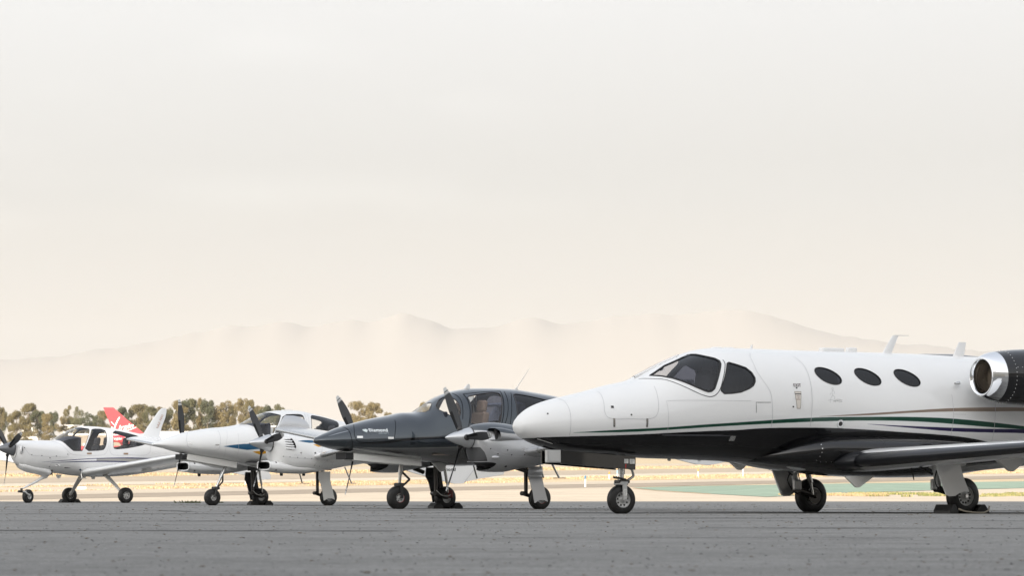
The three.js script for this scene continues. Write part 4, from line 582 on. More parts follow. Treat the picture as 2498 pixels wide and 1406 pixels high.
  const lg = new THREE.PlaneGeometry(.62, .17); lg.translate(6.72, .72, .031); mesh('maker_lettering', lg, decalMat(diamondLogo(['#1c5c8c', '#23262c', '#333'], false)), t);
  const ng = group('nose_gear', A);
  for (const z of [.15, -.17]) mesh('gear_door', plate([[.73, 1.03], [1.84, .875], [1.826, .753], [1.3, .83], [.71, .92]], z, .016), M.whiteDull, ng);
  mesh('door_bay_front', box(.605, .72, .918, 1.03, -.15, .16, .01), M.blackMatte, ng);
  mesh('strut', join([rod([1.70, .86, 0], [1.55, .56, 0], .034), rod([1.55, .56, 0], [1.45, .36, 0], .025)]), M.alu, ng);
  mesh('torque_link', join([rod([1.6, .6, 0], [1.60, .48, 0], .016), rod([1.60, .48, 0], [1.48, .36, 0], .016)]), M.dark, ng);
  mesh('wheel_fork', join([box(1.38, 1.5, .32, .38, -.085, .085, .02), rod([1.43, .36, .095], [1.37, .17, .095], .022), rod([1.43, .36, -.095], [1.37, .17, -.095], .022)]), M.dark, ng);
  wheel(ng, [1.365, .172, 0], .172, .14, .068, { rim: M.aluPaint, holes: 5 });
  for (const s of [1, -1]) retractGear(A, 3.2, 1.47, s, { R: .18, w: .14, rim: M.aluPaint, mat: M.whiteDull, far: false });
  mesh('roof_antenna', box(2.95, 3.15, 1.92, 1.945, -.05, .05, .012), M.whiteDull, A);
  return A;
}
function buildDA40() {
  const A = thing('single_propeller_plane', 'white single-propeller plane at the left edge, with thin blue side stripes', 'airplane', 'propeller aircraft parked in a row');
  A.position.set(-12.631, 0, -106.08); A.rotation.y = 32 * Math.PI / 180;
  const b = new Body(D40_ST), wc = css(.74, .74, .735), nav = css(.03, .03, .10), gy = css(.36, .35, .33);
  const pt = paintTex(b, .6, 2.0, 2048, 512, g => { g.fillStyle = wc; g.fillRect(-1, 0, 20, 4); fillPoly(g, band([[2.4, 1.10], [3.04, 1.105], [3.454, 1.1], [4.5, 1.085]], [[2.4, 1.044], [3.046, 1.041], [3.462, 1.03], [4.5, 1.01]]), gy); fillPoly(g, band([[.973, 1.011], [1.608, 1.06], [2.376, 1.108], [3.039, 1.125], [3.453, 1.127], [4.151, 1.111], [5, 1.1]], [[.974, 1.008], [1.611, 1.046], [2.378, 1.091], [3.04, 1.103], [3.454, 1.1], [4.035, 1.094], [5, 1.095]]), nav); fillPoly(g, band([[1.198, .992], [1.616, 1.017], [2.382, 1.044], [3.046, 1.041], [3.462, 1.029], [4.5, 1.0]], [[1.2, .988], [1.619, 1.001], [2.386, 1.015], [3.05, 1.01], [3.467, 1.0], [4.5, .98]]), nav); });
  const mat = std([1, 1, 1], .42, 0, { ...paintBase, map: pt.t });
  const ws = [[1.50, 1.572], [1.545, 1.53], [1.616, 1.422], [1.70, 1.34], [1.777, 1.285], [2.0, 1.285], [2.13, 1.5], [2.277, 1.761], [2.32, 1.835], [2.2, 1.86], [2.1, 1.88], [1.9, 2.1], [1.2, 1.9], [1.44, 1.58]];
  const sw = [[2.411, 1.845], [2.75, 1.836], [2.73, 1.692], [2.688, 1.499], [2.63, 1.36], [2.56, 1.30], [2.05, 1.282], [2.2, 1.55], [2.33, 1.77]];
  const rw = [[2.967, 1.81], [3.308, 1.757], [3.717, 1.651], [3.862, 1.507], [3.757, 1.446], [3.45, 1.39], [3.179, 1.352], [2.907, 1.33], [2.857, 1.38], [2.89, 1.596]];
  hull(A, b, { windows: [{ poly: ws, wrap: true, name: 'windshield', edge: [[1.46, 1.575], [1.50, 1.572], [1.545, 1.53], [1.616, 1.422], [1.70, 1.34], [1.777, 1.285], [2.0, 1.285], [2.13, 1.5], [2.277, 1.761], [2.32, 1.835], [2.2, 1.86], [2.1, 1.878]], seal: .010 }, { poly: round(sw, 1), name: 'side_window', seal: .01 }, { poly: round(rw, 1), name: 'rear_window', seal: .01 }], mat, uv: pt.uv, lining: { mat: M.lining, from: 1.7, to: 4.8 } });
  const cap = new THREE.CylinderGeometry(.22, .2, .03, 32); cap.rotateZ(Math.PI / 2); cap.translate(.40, 1.33, 0); mesh('cowl_front', cap, M.white, A);
  const sm_ = (n, pts, w = .008) => mesh(n, strip(b, smooth(pts), w), M.seamSoft, A);
  sm_('canopy_seam', [[1.30, 1.53], [1.40, 1.50], [1.458, 1.469], [1.599, 1.314], [1.69, 1.22], [1.80, 1.19], [2.531, 1.187], [2.637, 1.224], [2.723, 1.379], [2.782, 1.596], [2.821, 1.789], [2.828, 1.855]]); sm_('door_seam', [[2.96, 1.85], [2.867, 1.693], [2.803, 1.5], [2.761, 1.356], [2.771, 1.26], [2.84, 1.195], [3.3, 1.193], [3.8, 1.198], [3.913, 1.266], [3.942, 1.411], [3.93, 1.5]]);
  sm_('cowl_seam', [[.44, 1.41], [.495, 1.392], [.58, 1.28], [.66, 1.189], [.964, 1.152], [1.3, 1.143], [1.6, 1.136], [1.662, 1.2]]); sm_('cowl_seam', [[1.177, 1.13], [1.20, 1.0], [1.217, .942], [1.226, .821]], .005);
  rivets(b, [[.53, 1.36], [.70, 1.185], [.95, 1.165], [1.32, 1.155], [1.62, 1.20], [1.16, 1.11], [1.2, .9]], .013, M.dark, 'cowl_fastener', A);
  rivets(b, [[2.028, .819]], .03, std([.01, .06, .12], .4), 'fuel_drain_mark', A);
  mesh('air_inlet_ring', (() => { const g = new THREE.TorusGeometry(.088, .03, 14, 32); g.scale(1, .95, 1); g.rotateY(1.0); g.translate(.475, 1.315, .285); return g; })(), M.white, A); mesh('air_inlet', (() => { const g = new THREE.CircleGeometry(.085, 28); g.rotateY(-.57 + Math.PI * 0 - 0); g.rotateY(0); g.lookAt(new THREE.Vector3(-.84, 0, .54)); g.translate(.475, 1.315, .285); return g; })(), M.blackMatte, A);
  mesh('air_inlet_ring', (() => { const g = new THREE.TorusGeometry(.088, .03, 14, 32); g.rotateY(-1.0); g.translate(.475, 1.315, -.285); return g; })(), M.white, A);
  mesh('lower_cowl_lip', (() => { const cb = new Body([[.5, 1.0, .93, .1, .96, 2, 2], [.62, 1.0, .83, .24, .93, 2.3, 2.3], [.85, .95, .745, .3, .88, 2.4, 2.4], [1.1, .9, .70, .31, .82, 2.4, 2.4], [1.27, .84, .655, .3, .78, 2.6, 2.6], [1.3, .82, .67, .28, .77, 2.6, 2.6]]); return soup(cb.tris(40, 48)); })(), M.white, A);
  mesh('cowl_outlet', box(1.29, 1.34, .69, .82, -.27, .27), M.dark, A);
  for (let i = 0; i < 3; i++) mesh('vent_scoop', plate([[1.33 + i * .022, .912 + i * .022], [1.43 + i * .012, .965 - i * .012], [1.455, .93 - i * .012]], b.zat(1.42, .93) - .012, .02 + i * .004), i % 2 ? M.dark : M.white, A);
  mesh('maker_lettering', decal(b, 3.98, 4.62, 1.225, 1.275, {}), decalMat(textTex(512, 64, [['DIAMOND STAR', 6, 54, '56px sans-serif', '#f4f5f6', 'left', 1.05]])), A);
  for (const x of [2.13, 3.14]) mesh('door_handle', strip(b, [[x, 1.222], [x + .13, 1.224]], .04, { lift: .008 }), std([.30, .20, .12], .6), A);
  const inn = group('cabin_interior', A); seats(inn, [[2.72, .95, .26, .5, .4], [2.72, .95, -.26, .5, .4], [3.5, .95, .24, .5, .36], [3.5, .95, -.24, .5, .36]], M.seat);
  mesh('glareshield', gridGeo(16, 10, (u, v) => { const a = (u - .5) * 2; return [1.56 + v * .48 + .03 * Math.abs(a), 1.53 + .13 * Math.sin(v * 1.9) * (1 - a * a * .4), a * (.36 + .1 * v)]; }), M.glare, inn); mesh('instrument_panel', box(1.97, 2.05, 1.05, 1.62, -.44, .44, .04), M.glare, inn); mesh('cabin_floor', box(1.6, 4.2, .86, .88, -.42, .42), M.lining, inn); mesh('control_stick', tube([[2.25, .95, .24], [2.22, 1.2, .24], [2.25, 1.32, .24]], .012, 12), M.dark, inn);
  propeller(A, [.25, 1.345, 0], .93, [66, 190, 310], M.spinnerGrey, { len: .42, rad: .185, chord: .155 });
  for (const s of [1, -1]) {
    const w = group('wing', A), sec = lerpSec([2.05, .755, .4 * s, 1.55, .22], [2.36, 1.17, 5.5 * s, .9, .11], 12);
    mesh('wing_panel', foil(sec, { camber: .02 }), M.white, w);
    const wl = [[2.36, 1.17, 5.5 * s, .9, .11], [2.5, 1.21, 5.75 * s, .72, .07], [2.7, 1.33, 5.9 * s, .5, .05], [2.9, 1.55, 5.96 * s, .3, .03]];
    mesh('winglet', foil(wl, { camber: 0, dirs: wl.map((_, i) => [0, Math.cos(i * .45), -Math.sin(i * .45) * s]) }), M.white, w);
    mesh('aileron_hinge', plate([[3.3, 1.0], [3.42, 1.0], [3.36, .9]], 4.1 * s, .02), M.dark, w); mesh('static_wick', tube([[3.45, .98, 4.4 * s], [3.55, .9, 4.4 * s], [3.7, .86, 4.4 * s]], .005, 10, 5), M.steel, w);
    for (const [z, L] of [[1.6, .3], [3.4, .26]]) { const y = .70 + .08 * z; mesh('flap_fairing', plate([[3.1, y - .02], [3.1 + L, y + .03], [3.1 + L * .8, y - .05], [3.2, y - .07]], z * s, .05), M.whiteDull, w); }
    const g = group('main_gear', A);
    const leg = gridGeo(12, 10, (u, v) => { const a = u * 2 * Math.PI, t = v; const cx = 2.60 + .09 * t, cy = .70 - .50 * t ** 1.1, cz = (.62 + .86 * t) * s, c = .085 - .045 * t; return [cx + Math.cos(a) * c, cy + Math.sin(a) * .012, cz + Math.sin(a) * .012 * s]; });
    mesh('leg', leg, M.whiteDull, g); mesh('brake_disc', (() => { const q = new THREE.CylinderGeometry(.075, .075, .02, 24); q.rotateX(Math.PI / 2); q.translate(2.70, .19, 1.49 * s); return q; })(), M.oily, g);
    wheel(g, [2.70, .197, 1.56 * s], .197, .14, .095, { rim: M.aluPaint, side: s, holes: 6 });
  }
  mesh('boarding_step', join([rod([2.05, .72, .42], [2.06, .6, .46], .02), box(1.98, 2.14, .592, .602, .40, .56)]), M.steel, A);
  for (const [x, h] of [[1.55, .06], [2.25, .05], [2.5, .08]]) mesh('belly_antenna', plate([[x, .70], [x + .16, .70], [x + .12, .64 - h + .03], [x + .06, .64 - h + .03]], -.01, .02), M.whiteDull, A);
  tTail(A, M.white, { fin: [[6.4, 1.3, 0, 1.2, .12], [6.95, 1.9, 0, .75, .07]], top: 1.92, stab: { x: 6.9, c: .7, half: 1.6 }, ventral: [[5.2, .98], [6.4, .77], [6.9, .70], [6.95, .6], [7.3, .575], [7.6, .60], [7.62, .66], [7.55, .86], [7.4, 1.2], [5.3, 1.2]] });
  const ng = group('nose_gear', A);
  const leg = gridGeo(14, 24, (u, v) => { const a = u * 2 * Math.PI, P = [[1.38, .72], [1.22, .655], [1.08, .56], [.9, .47], [.74, .40], [.63, .345]], k = v * 5, i = Math.min(4, Math.floor(k)), f = k - i, x = P[i][0] + (P[i + 1][0] - P[i][0]) * f, y = P[i][1] + (P[i + 1][1] - P[i][1]) * f, r = .095 * (1 - v) ** 1.4 + .03; return [x + Math.cos(a) * r * .55, y + Math.cos(a) * r * .85, Math.sin(a) * (.028 + .02 * (1 - v))]; });
  mesh('leg', leg, M.white, ng); mesh('swivel', join([rod([.625, .36, 0], [.625, .25, 0], .032), rod([.56, .285, -.03], [.56, .285, .03], .03), box(.54, .68, .26, .31, -.035, .035, .015)]), M.oily, ng);
  mesh('wheel_fork', join([rod([.68, .275, .09], [.80, .185, .09], .02), rod([.68, .275, -.09], [.80, .185, -.09], .02), box(.64, .72, .255, .30, -.1, .1, .015)]), M.aluPaint, ng);
  wheel(ng, [.80, .172, 0], .172, .125, .075, { rim: M.aluPaint, holes: 5, yaw: .35 });
  return A;
}
// ================= setting =================
// height of the ground at distance d ahead: the apron is level, the field beyond it rises very gently
const rise = d => d < 118 ? 0 : d < 128 ? .006 * (d - 118) ** 2 / 10 : d < 300 ? .06 + .0125 * (d - 128) : d < 2600 ? 2.21 + .0091 * (d - 300) : 23.1 + .002 * (d - 2600);
function sheet(x0, x1, d0, d1, nx, nd, lift, { edge = 0, s = 1, uvs = 1, pow = 1, tilt = 0, xs } = {}) {
  return gridGeo(nx, nd, (u, v) => { const x = x0 + (x1 - x0) * u; let d = d0 + (d1 - d0) * v ** pow + tilt * x; if (edge && (v === 0 || v === 1)) d += edge * ((vnoise(x * .35, s + v * 7, 9999, 99, 11) - .5) * 2 + (vnoise(x * 1.7, s + v * 7, 9999, 99, 12) - .5)); return [x, rise(d) + lift, -d]; }, (u, v) => [(x0 + (x1 - x0) * u) * uvs, (d0 + (d1 - d0) * v ** pow) * uvs]);
}
const clamp8 = v => Math.max(0, Math.min(255, v));
const asphaltTex = dataTex(2048, 2048, (i, j) => {      // 8 m tile, weathered sealed asphalt
  const n1 = vnoise(i / 256, j / 256, 8, 8, 21), n2 = vnoise(i / 60, j / 60, 2048 / 60 | 0 || 34, 34, 22), n3 = vnoise(i / 12, j / 12, 170, 170, 23), n4 = hash2(i, j, 24), n5 = vnoise(i / 3, j / 3, 682, 682, 25), st = vnoise(i / 180, j / 16, 11, 128, 26);
  let v = 117 + 11 * (n1 - .5) + 13 * (n2 - .5) + 20 * (n3 - .5) + 26 * (n4 - .5) + 36 * (n5 - .5) + 12 * (st - .5);
  if (n5 > .9 && n4 > .45) v += 42; if (n5 < .08) v -= 40; if (n3 > .86 && n2 > .6) v -= 18;
  return [clamp8(v + 1), clamp8(v), clamp8(v - 3)];
});
const asphaltBump = dataTex(1024, 1024, (i, j) => { const v = 128 + 90 * (vnoise(i / 2.5, j / 2.5, 409, 409, 31) - .5) + 60 * (vnoise(i / 40, j / 40, 25, 25, 32) - .5); return [v, v, v]; }, false);
const rep = (t, r) => { const c = t.clone(); c.repeat.set(r, r); c.needsUpdate = true; return c; };
const apronMat = new THREE.MeshStandardMaterial({ map: rep(asphaltTex, 1 / 8), bumpMap: rep(asphaltBump, 1 / 2.6), bumpScale: .004, roughness: .86 });
const fieldTex = dataTex(1024, 1024, (i, j) => { const n = vnoise(i / 128, j / 128, 8, 8, 41) * .4 + vnoise(i / 24, j / 24, 42, 42, 42) * .35 + vnoise(i / 4, j / 4, 256, 256, 43) * .25, g = hash2(i, j, 44); const v = 200 + 70 * (n - .5) + 22 * (g - .5); return [clamp8(v + 6), clamp8(v - 8), clamp8(v - 36)]; });
const concTex = dataTex(1024, 1024, (i, j) => { const n = vnoise(i / 200, j / 30, 5, 34, 51) * .5 + vnoise(i / 30, j / 30, 34, 34, 52) * .3 + vnoise(i / 3, j / 3, 341, 341, 53) * .2, g = hash2(i, j, 54); const v = 206 + 46 * (n - .5) + 16 * (g - .5); return [clamp8(v), clamp8(v - 5), clamp8(v - 15)]; });
structure('ground', sheet(-6000, 6000, 116, 16000, 60, 170, -.016, { pow: 3, uvs: 1 / 26 }), new THREE.MeshStandardMaterial({ map: fieldTex, color: new THREE.Color().setRGB(.86, .80, .72), roughness: .95 }));
structure('ground', sheet(-500, 500, -260, 116.2, 20, 60, -.016, { uvs: 1 / 26 }), new THREE.MeshStandardMaterial({ map: fieldTex, color: new THREE.Color().setRGB(.5, .5, .48), roughness: .95 }));
structure('apron', sheet(-90, 90, -60, 121, 60, 120, 0, { edge: .25 }), apronMat);
// bands beyond the apron, near to far
const concMat = (c, r = 1 / 14) => new THREE.MeshStandardMaterial({ map: rep(concTex, r), color: new THREE.Color().setRGB(...c), roughness: .9 });
// the runway system lies at an angle: strips s0..s1 measured across it
const slant = (s0, s1, lift, name, mat, e = .4, sd = 1) => structure(name, gridGeo(140, 4, (u, v) => { const x = -34 + 110 * u; let s = s0 + (s1 - s0) * v; if (v === 0 || v === 1) s += e * ((vnoise(x * .5, sd + v * 7, 9999, 99, 11) - .5) * 2 + (vnoise(x * 2.1, sd + v * 7, 9999, 99, 12) - .5)); const d = Math.max(121.3, s + 1.77 * x); return [x, rise(d) + lift, -d]; }, (u, v) => { const x = -34 + 110 * u; return [x, s0 + (s1 - s0) * v + 1.77 * x]; }), mat);
structure('taxiway_shoulder', sheet(-40, 70, 120.8, 160, 120, 12, -.012, { edge: .3, s: 2 }), concMat([.92, .82, .70]));
slant(152.6, 163.9, -.008, 'service_road', concMat([.52, .45, .38]), .3, 3);
slant(163.9, 174.4, -.006, 'taxiway', concMat([.86, .77, .66]), .3, 4);
slant(195, 207.5, -.008, 'runway_shoulder', concMat([.96, .88, .77]), .6, 5);
slant(207.5, 234, -.005, 'runway', concMat([.68, .59, .49]), .4, 6);
slant(262, 290, -.008, 'far_taxiway', concMat([.84, .74, .62]), .6, 7);
// green painted shoulder on the right: near edge and far edge, x and distance
{
  const E = [[4.42,156.83,4.44,157.35],[5.0,149.59,5.32,159.27],[5.74,144.92,6.4,161.61],[6.64,139.23,7.81,163.71],[7.27,136.01,8.83,165.24],[7.86,132.94,9.86,166.79],[9.26,136.74,11.45,169.17],[10.51,141.29,12.7,170.79],[12.31,145.05,14.67,172.84],[14.21,149.01,16.68,174.93],[16.45,152.74,19.12,177.47],[18.61,156.32,21.41,179.86],[21.38,160.26,24.4,182.88],[24.28,164.39,27.47,185.99]], n = E.length - 1, at = (u, k) => { const i = Math.min(n - 1, Math.floor(u * n)), f = u * n - i; return E[i][k] + (E[i + 1][k] - E[i][k]) * f; };
  structure('painted_green_shoulder', gridGeo(78, 6, (u, v) => { const x = at(u, 0) + (at(u, 2) - at(u, 0)) * v, d = at(u, 1) + (at(u, 3) - at(u, 1)) * v; return [x, rise(d) - .001, -d]; }, (u, v) => [at(u, 0) / 14, at(u, 1) / 14 + v]), new THREE.MeshStandardMaterial({ map: concTex, color: new THREE.Color().setRGB(.40, .57, .48), roughness: .85 }));
  structure('painted_orange_line', gridGeo(40, 1, (u, v) => { const x = at(u * .22, 0) - .1, d = at(u * .22, 1) - 1.0 + .8 * v; return [x, rise(d) + .003, -d]; }), new THREE.MeshStandardMaterial({ color: new THREE.Color().setRGB(.62, .36, .16), roughness: .9 }));
}
// painted lines and joints on the apron
const lineMat = new THREE.MeshStandardMaterial({ map: rep(concTex, 1 / 3), color: new THREE.Color().setRGB(.62, .62, .62), roughness: .85 });
function ribbonGround(pts, w, lift, jit = 0) { const P = []; for (let i = 0; i < pts.length - 1; i++) { const n = Math.max(2, Math.ceil(Math.hypot(pts[i + 1][0] - pts[i][0], pts[i + 1][1] - pts[i][1]) / .35)); for (let k = 0; k < n; k++) P.push([pts[i][0] + (pts[i + 1][0] - pts[i][0]) * k / n + jit * (rnd() - .5), pts[i][1] + (pts[i + 1][1] - pts[i][1]) * k / n + jit * (rnd() - .5)]); } P.push(pts[pts.length - 1]); const n = P.length; return gridGeo(n - 1, 1, (u, v) => { const i = Math.round(u * (n - 1)), a = P[Math.max(0, i - 1)], b = P[Math.min(n - 1, i + 1)], l = Math.hypot(b[0] - a[0], b[1] - a[1]) || 1, o = (v - .5) * w * (jit ? .5 + hash2(i, 3, 5) : 1); const x = P[i][0] - (b[1] - a[1]) / l * o, d = P[i][1] + (b[0] - a[0]) / l * o; return [x, rise(d) + lift, -d]; }, (u, v) => [u * n * .35, v * w]); }
structure('apron_paint_line', ribbonGround([[1.2, 76.5], [7.6, 75.0]], .25, .004), lineMat); structure('apron_paint_line', ribbonGround([[-6, 84], [-1, 82.6]], .2, .004), lineMat); structure('apron_paint_line', ribbonGround([[4.6, 70.2], [5.5, 66.2]], .55, .005), lineMat); structure('apron_paint_line', ribbonGround([[9, 82], [12, 81]], .4, .004), lineMat);
const crackMat = new THREE.MeshStandardMaterial({ color: new THREE.Color().setRGB(.045, .043, .04), roughness: .95 });
const cracks = [[[-9, 67.5], [-5, 66.2], [-2, 65.5], [1, 64]], [[-12, 75], [-6, 73.6], [-3, 73.8]], [[2.3, 66.5], [4.4, 65], [6.4, 64.6]], [[3, 57.5], [6, 56.8], [8.6, 56.4]], [[-9, 60], [-1, 58.5], [3, 58.9]], [[-6.5, 92], [-2, 84], [-1, 78]], [[-20, 98], [-2, 95.5], [12, 96]], [[-2.4, 50], [6, 49.2]], [[-5, 41], [.5, 40.4], [5, 41.2]], [[-13, 104], [4, 101]], [[-8, 66], [-5.2, 63.6], [-4.4, 60]], [[1.5, 33], [4.2, 32.6]], [[-3.6, 36], [-1.8, 35.4]], [[-1.2, 46.5], [2.2, 45.8], [5, 46.2]], [[-4.5, 31], [-.8, 30.4]], [[0, 26], [2.4, 25.8]]];
cracks.forEach((c, i) => structure('pavement_crack', ribbonGround(c, .09 + .07 * (i % 3), .004, .16), crackMat));
const patchMat = new THREE.MeshStandardMaterial({ map: rep(asphaltTex, 1 / 8), color: new THREE.Color().setRGB(.62, .61, .60), roughness: .9 });
[[3.2, 57.4, 5.2, .5], [-1, 63.2, 3.4, .35], [8.2, 62.5, 3, .5], [-4.6, 54, 2.6, .3], [1.4, 45.2, 2.8, .3]].forEach(([x, d, a, b_], i) => { const g = gridGeo(40, 1, (u, v) => { const t = u * 2 * Math.PI, k = v * (.8 + .35 * vnoise(u * 9, i, 9, 99, 61)); return [x + Math.cos(t) * a * k, .005, -(d + Math.sin(t) * b_ * k)]; }, (u, v) => [x + u, d + v]); structure('tar_patch', g, patchMat); });
// loose grit and dry leaves
{
  const geos = [[], [], []];
  for (let i = 0; i < 3600; i++) { const d = 13 + 80 * rnd() ** 1.5, x = (rnd() - .5) * .262 * d, k = rnd() < .55 ? 0 : rnd() < .6 ? 1 : 2, r = rr(.0015, .0055) * (k === 1 ? .9 + rnd() : 1) * (.6 + d / 50); const g = new THREE.IcosahedronGeometry(r, 0); g.scale(rr(.8, 2.2), rr(.15, .4), rr(.8, 1.9)); g.rotateY(rnd() * 6); g.translate(x, r * .25 + .002, -d); geos[k].push(g); }
  [[.035, .032, .03], [.16, .115, .07], [.42, .41, .39]].forEach((c, k) => { const m = mesh(['dark_grit', 'dry_leaf_litter', 'pale_grit'][k], join(geos[k]), std(c, .95), scene); m.userData = { kind: 'stuff', label: ['dark grit scattered over the grey apron', 'brown leaf bits scattered over the grey apron', 'pale stone chips scattered over the grey apron'][k], category: 'grit' }; });
}
// grass of the verges: thin upright blades in clumps
function grassField(name, label, n, xr, dr, h, col, clump, slope) {
  const g = new THREE.BufferGeometry(); g.setAttribute('position', new THREE.Float32BufferAttribute([-.5, 0, 0, .5, 0, 0, .1, 1, .12, -.35, 0, .2, .2, 0, -.3, -.25, .8, -.25], 3)); g.setAttribute('uv', new THREE.Float32BufferAttribute(new Array(12).fill(0), 2)); g.computeVertexNormals();
  const m = new THREE.InstancedMesh(g, new THREE.MeshStandardMaterial({ color: 0xffffff, roughness: .95, side: THREE.DoubleSide }), n); m.name = name; m.userData = { kind: 'stuff', label, category: 'grass' }; const o = new THREE.Object3D(), c = new THREE.Color();
  for (let i = 0; i < n; i++) { let x, d, k = 0; do { x = rr(...xr); d = rr(...dr) + slope * x; k++; } while (k < 8 && vnoise(x * clump, d * clump * .6, 9999, 9999, 71) < .46); const s = h * rr(.5, 1.3) * (.6 + vnoise(x * clump * .5, d * .3, 9999, 9999, 72)); o.position.set(x, rise(d) - .004, -d); o.rotation.set(0, rnd() * 6.3, 0); o.scale.set(s * .8, s, s * .8); o.updateMatrix(); m.setMatrixAt(i, o.matrix); const q = rnd(); c.setRGB(...col[q < .5 ? 0 : q < .8 ? 1 : 2]); m.setColorAt(i, c); }
  m.castShadow = m.receiveShadow = true; scene.add(m);
}
const dry = [[.46, .35, .22], [.58, .47, .33], [.37, .27, .16]], green = [[.20, .22, .08], [.40, .35, .17], [.27, .26, .10]];
grassField('dry_grass', 'dry orange grass strip between taxiway and runway', 30000, [-24, 34], [175, 194], .05, dry, .5, 1.77);
grassField('dry_grass_far', 'dry grass and weeds beyond the runway', 16000, [-30, 40], [236, 258], .07, dry, .3, 1.77);
grassField('green_verge_grass', 'low green grass verge at the right behind the jet wheels', 7000, [11, 20], [133, 141], .045, green, .9, 0);
grassField('dry_verge_grass', 'dry yellow grass tufts beside the green verge', 2500, [8.5, 12], [134, 139], .045, [dry[0], green[1], dry[2]], .9, 0);
// weeds growing on the apron edge
function weed(x, d, s, label) { const t = thing('weed_tuft', label, 'weed', 'weeds on the apron edge'), L = []; for (let i = 0; i < 46; i++) { const a = rnd() * 6.3, r = rnd() * s, h = rr(.02, .075) * s * 3; const g = new THREE.BufferGeometry(), bx = Math.cos(a) * r, bz = Math.sin(a) * r * .5, w = .014 + .012 * rnd(); g.setAttribute('position', new THREE.Float32BufferAttribute([bx - w, 0, bz, bx + w, 0, bz, bx + Math.cos(a) * .05, h, bz + .02], 3)); g.setAttribute('uv', new THREE.Float32BufferAttribute([0, 0, 1, 0, .5, 1], 2)); g.computeVertexNormals(); L.push(g); } mesh('leaves', join(L), new THREE.MeshStandardMaterial({ color: new THREE.Color().setRGB(.09, .11, .04), roughness: .9, side: THREE.DoubleSide }), t); t.position.set(x, 0, -d); }
weed(-8.0, 106.6, .34, 'larger green weed tuft on the apron between the single-propeller plane wheels'); weed(-7.35, 106.9, .22, 'small dark weed tuft right of the larger one, near the left plane');
weed(-8.05 + 1.9, 104.4, .16, 'low weed tuft beside the right wheel of the left plane');
// taxiway edge markers
function marker(x, d, h, top, label) { const t = thing('edge_marker', label, 'marker', 'taxiway edge markers'); mesh('post', new THREE.CylinderGeometry(.03, .035, h * .7, 10).translate(0, h * .35, 0), std([.75, .75, .72], .6), t); mesh('lens_cap', new THREE.CylinderGeometry(.036, .04, h * .3, 10).translate(0, h * .85, 0), std(top, .4), t); t.position.set(x, rise(d) - .01, -d); return t; }
marker(2.72, 160, .42, [.05, .16, .28], 'blue-capped white marker post in the dry grass left of the jet nose wheel');
marker(-10.25, 166, .42, [.05, .2, .3], 'blue-capped white marker post behind the white twin far wheel');
marker(4.2, 186, .36, [.5, .22, .03], 'tiny orange marker post under the jet nose gear door'); marker(4.6, 188, .4, [.2, .4, .6], 'tiny pale blue marker post under the jet nose gear door');
marker(10.6, 198, .45, [.7, .7, .7], 'white marker lamp under the jet belly'); marker(8.55, 198, .4, [.5, .3, .1], 'tiny orange stake left of the white lamp under the jet belly');
{ const t = thing('marker_slab', 'small white slab lying in the dry grass behind the left plane', 'slab'); mesh('slab', box(-.16, .16, 0, .1, -.1, .1, .03), std([.8, .79, .76], .7), t); t.position.set(-15.05, rise(151), -151); }
// wheel chocks
function chock(A, x, z, len, label, big, flip) {
  const t = thing('wheel_chock', label, 'chock', 'black rubber wheel chocks'); const s = new THREE.Shape([[-.09, 0], [.09, 0], [.085, .03], [.03, big ? .105 : .085], [-.03, big ? .105 : .085], [-.085, .03]].map(p => new THREE.Vector2(...p)));
  const g = new THREE.ExtrudeGeometry(s, { depth: len, bevelEnabled: true, bevelSize: .006, bevelThickness: .006, bevelSegments: 2 }); g.translate(0, .004, -len / 2); mesh('rubber_block', g, M.rubber, t);
  if (big) mesh('yellow_stripe', box(-.028, .028, .1135, .1155, -len * .45, len * .1), std([.34, .20, .03], .8), t);
  const p = new THREE.Vector3(x, 0, z).applyAxisAngle(new THREE.Vector3(0, 1, 0), A.rotation.y).add(A.position); t.position.copy(p); t.rotation.y = A.rotation.y + (flip || 0); return t;
}
// ---------- aircraft on the apron ----------
const jet = buildJet(), p62 = buildDA62(), p42 = buildDA42(), p40 = buildDA40();
chock(jet, 5.40, 1.69, .25, 'black rubber chock with yellow stripe in front of the jet near main wheel', true, .35); chock(jet, 5.91, 1.69, .24, 'black rubber chock behind the jet near main wheel', true, -.1);
{ const t = thing('chock_rope', 'pale rope lying between the two chocks of the jet near wheel', 'rope'); mesh('rope', tube([[5.42, .06, 1.93], [5.5, .03, 1.97], [5.66, .012, 1.99], [5.8, .014, 1.97], [5.9, .05, 1.93], [5.93, .09, 1.9]], .011, 30, 8), M.rope, t); t.position.copy(jet.position); t.rotation.y = jet.rotation.y; }
chock(p62, 3.09, -1.5, .2, 'small chock in front of the graphite twin far main wheel'); chock(p62, 3.46, -1.5, .2, 'small chock behind the graphite twin far main wheel');
chock(p42, 3.05, -1.47, .16, 'small chock in front of the white twin far main wheel'); chock(p42, 3.39, -1.47, .16, 'small chock behind the white twin far main wheel');
chock(p40, 2.53, -1.56, .18, 'small chock in front of the left plane far main wheel'); chock(p40, 2.88, -1.56, .18, 'small chock behind the left plane far main wheel');

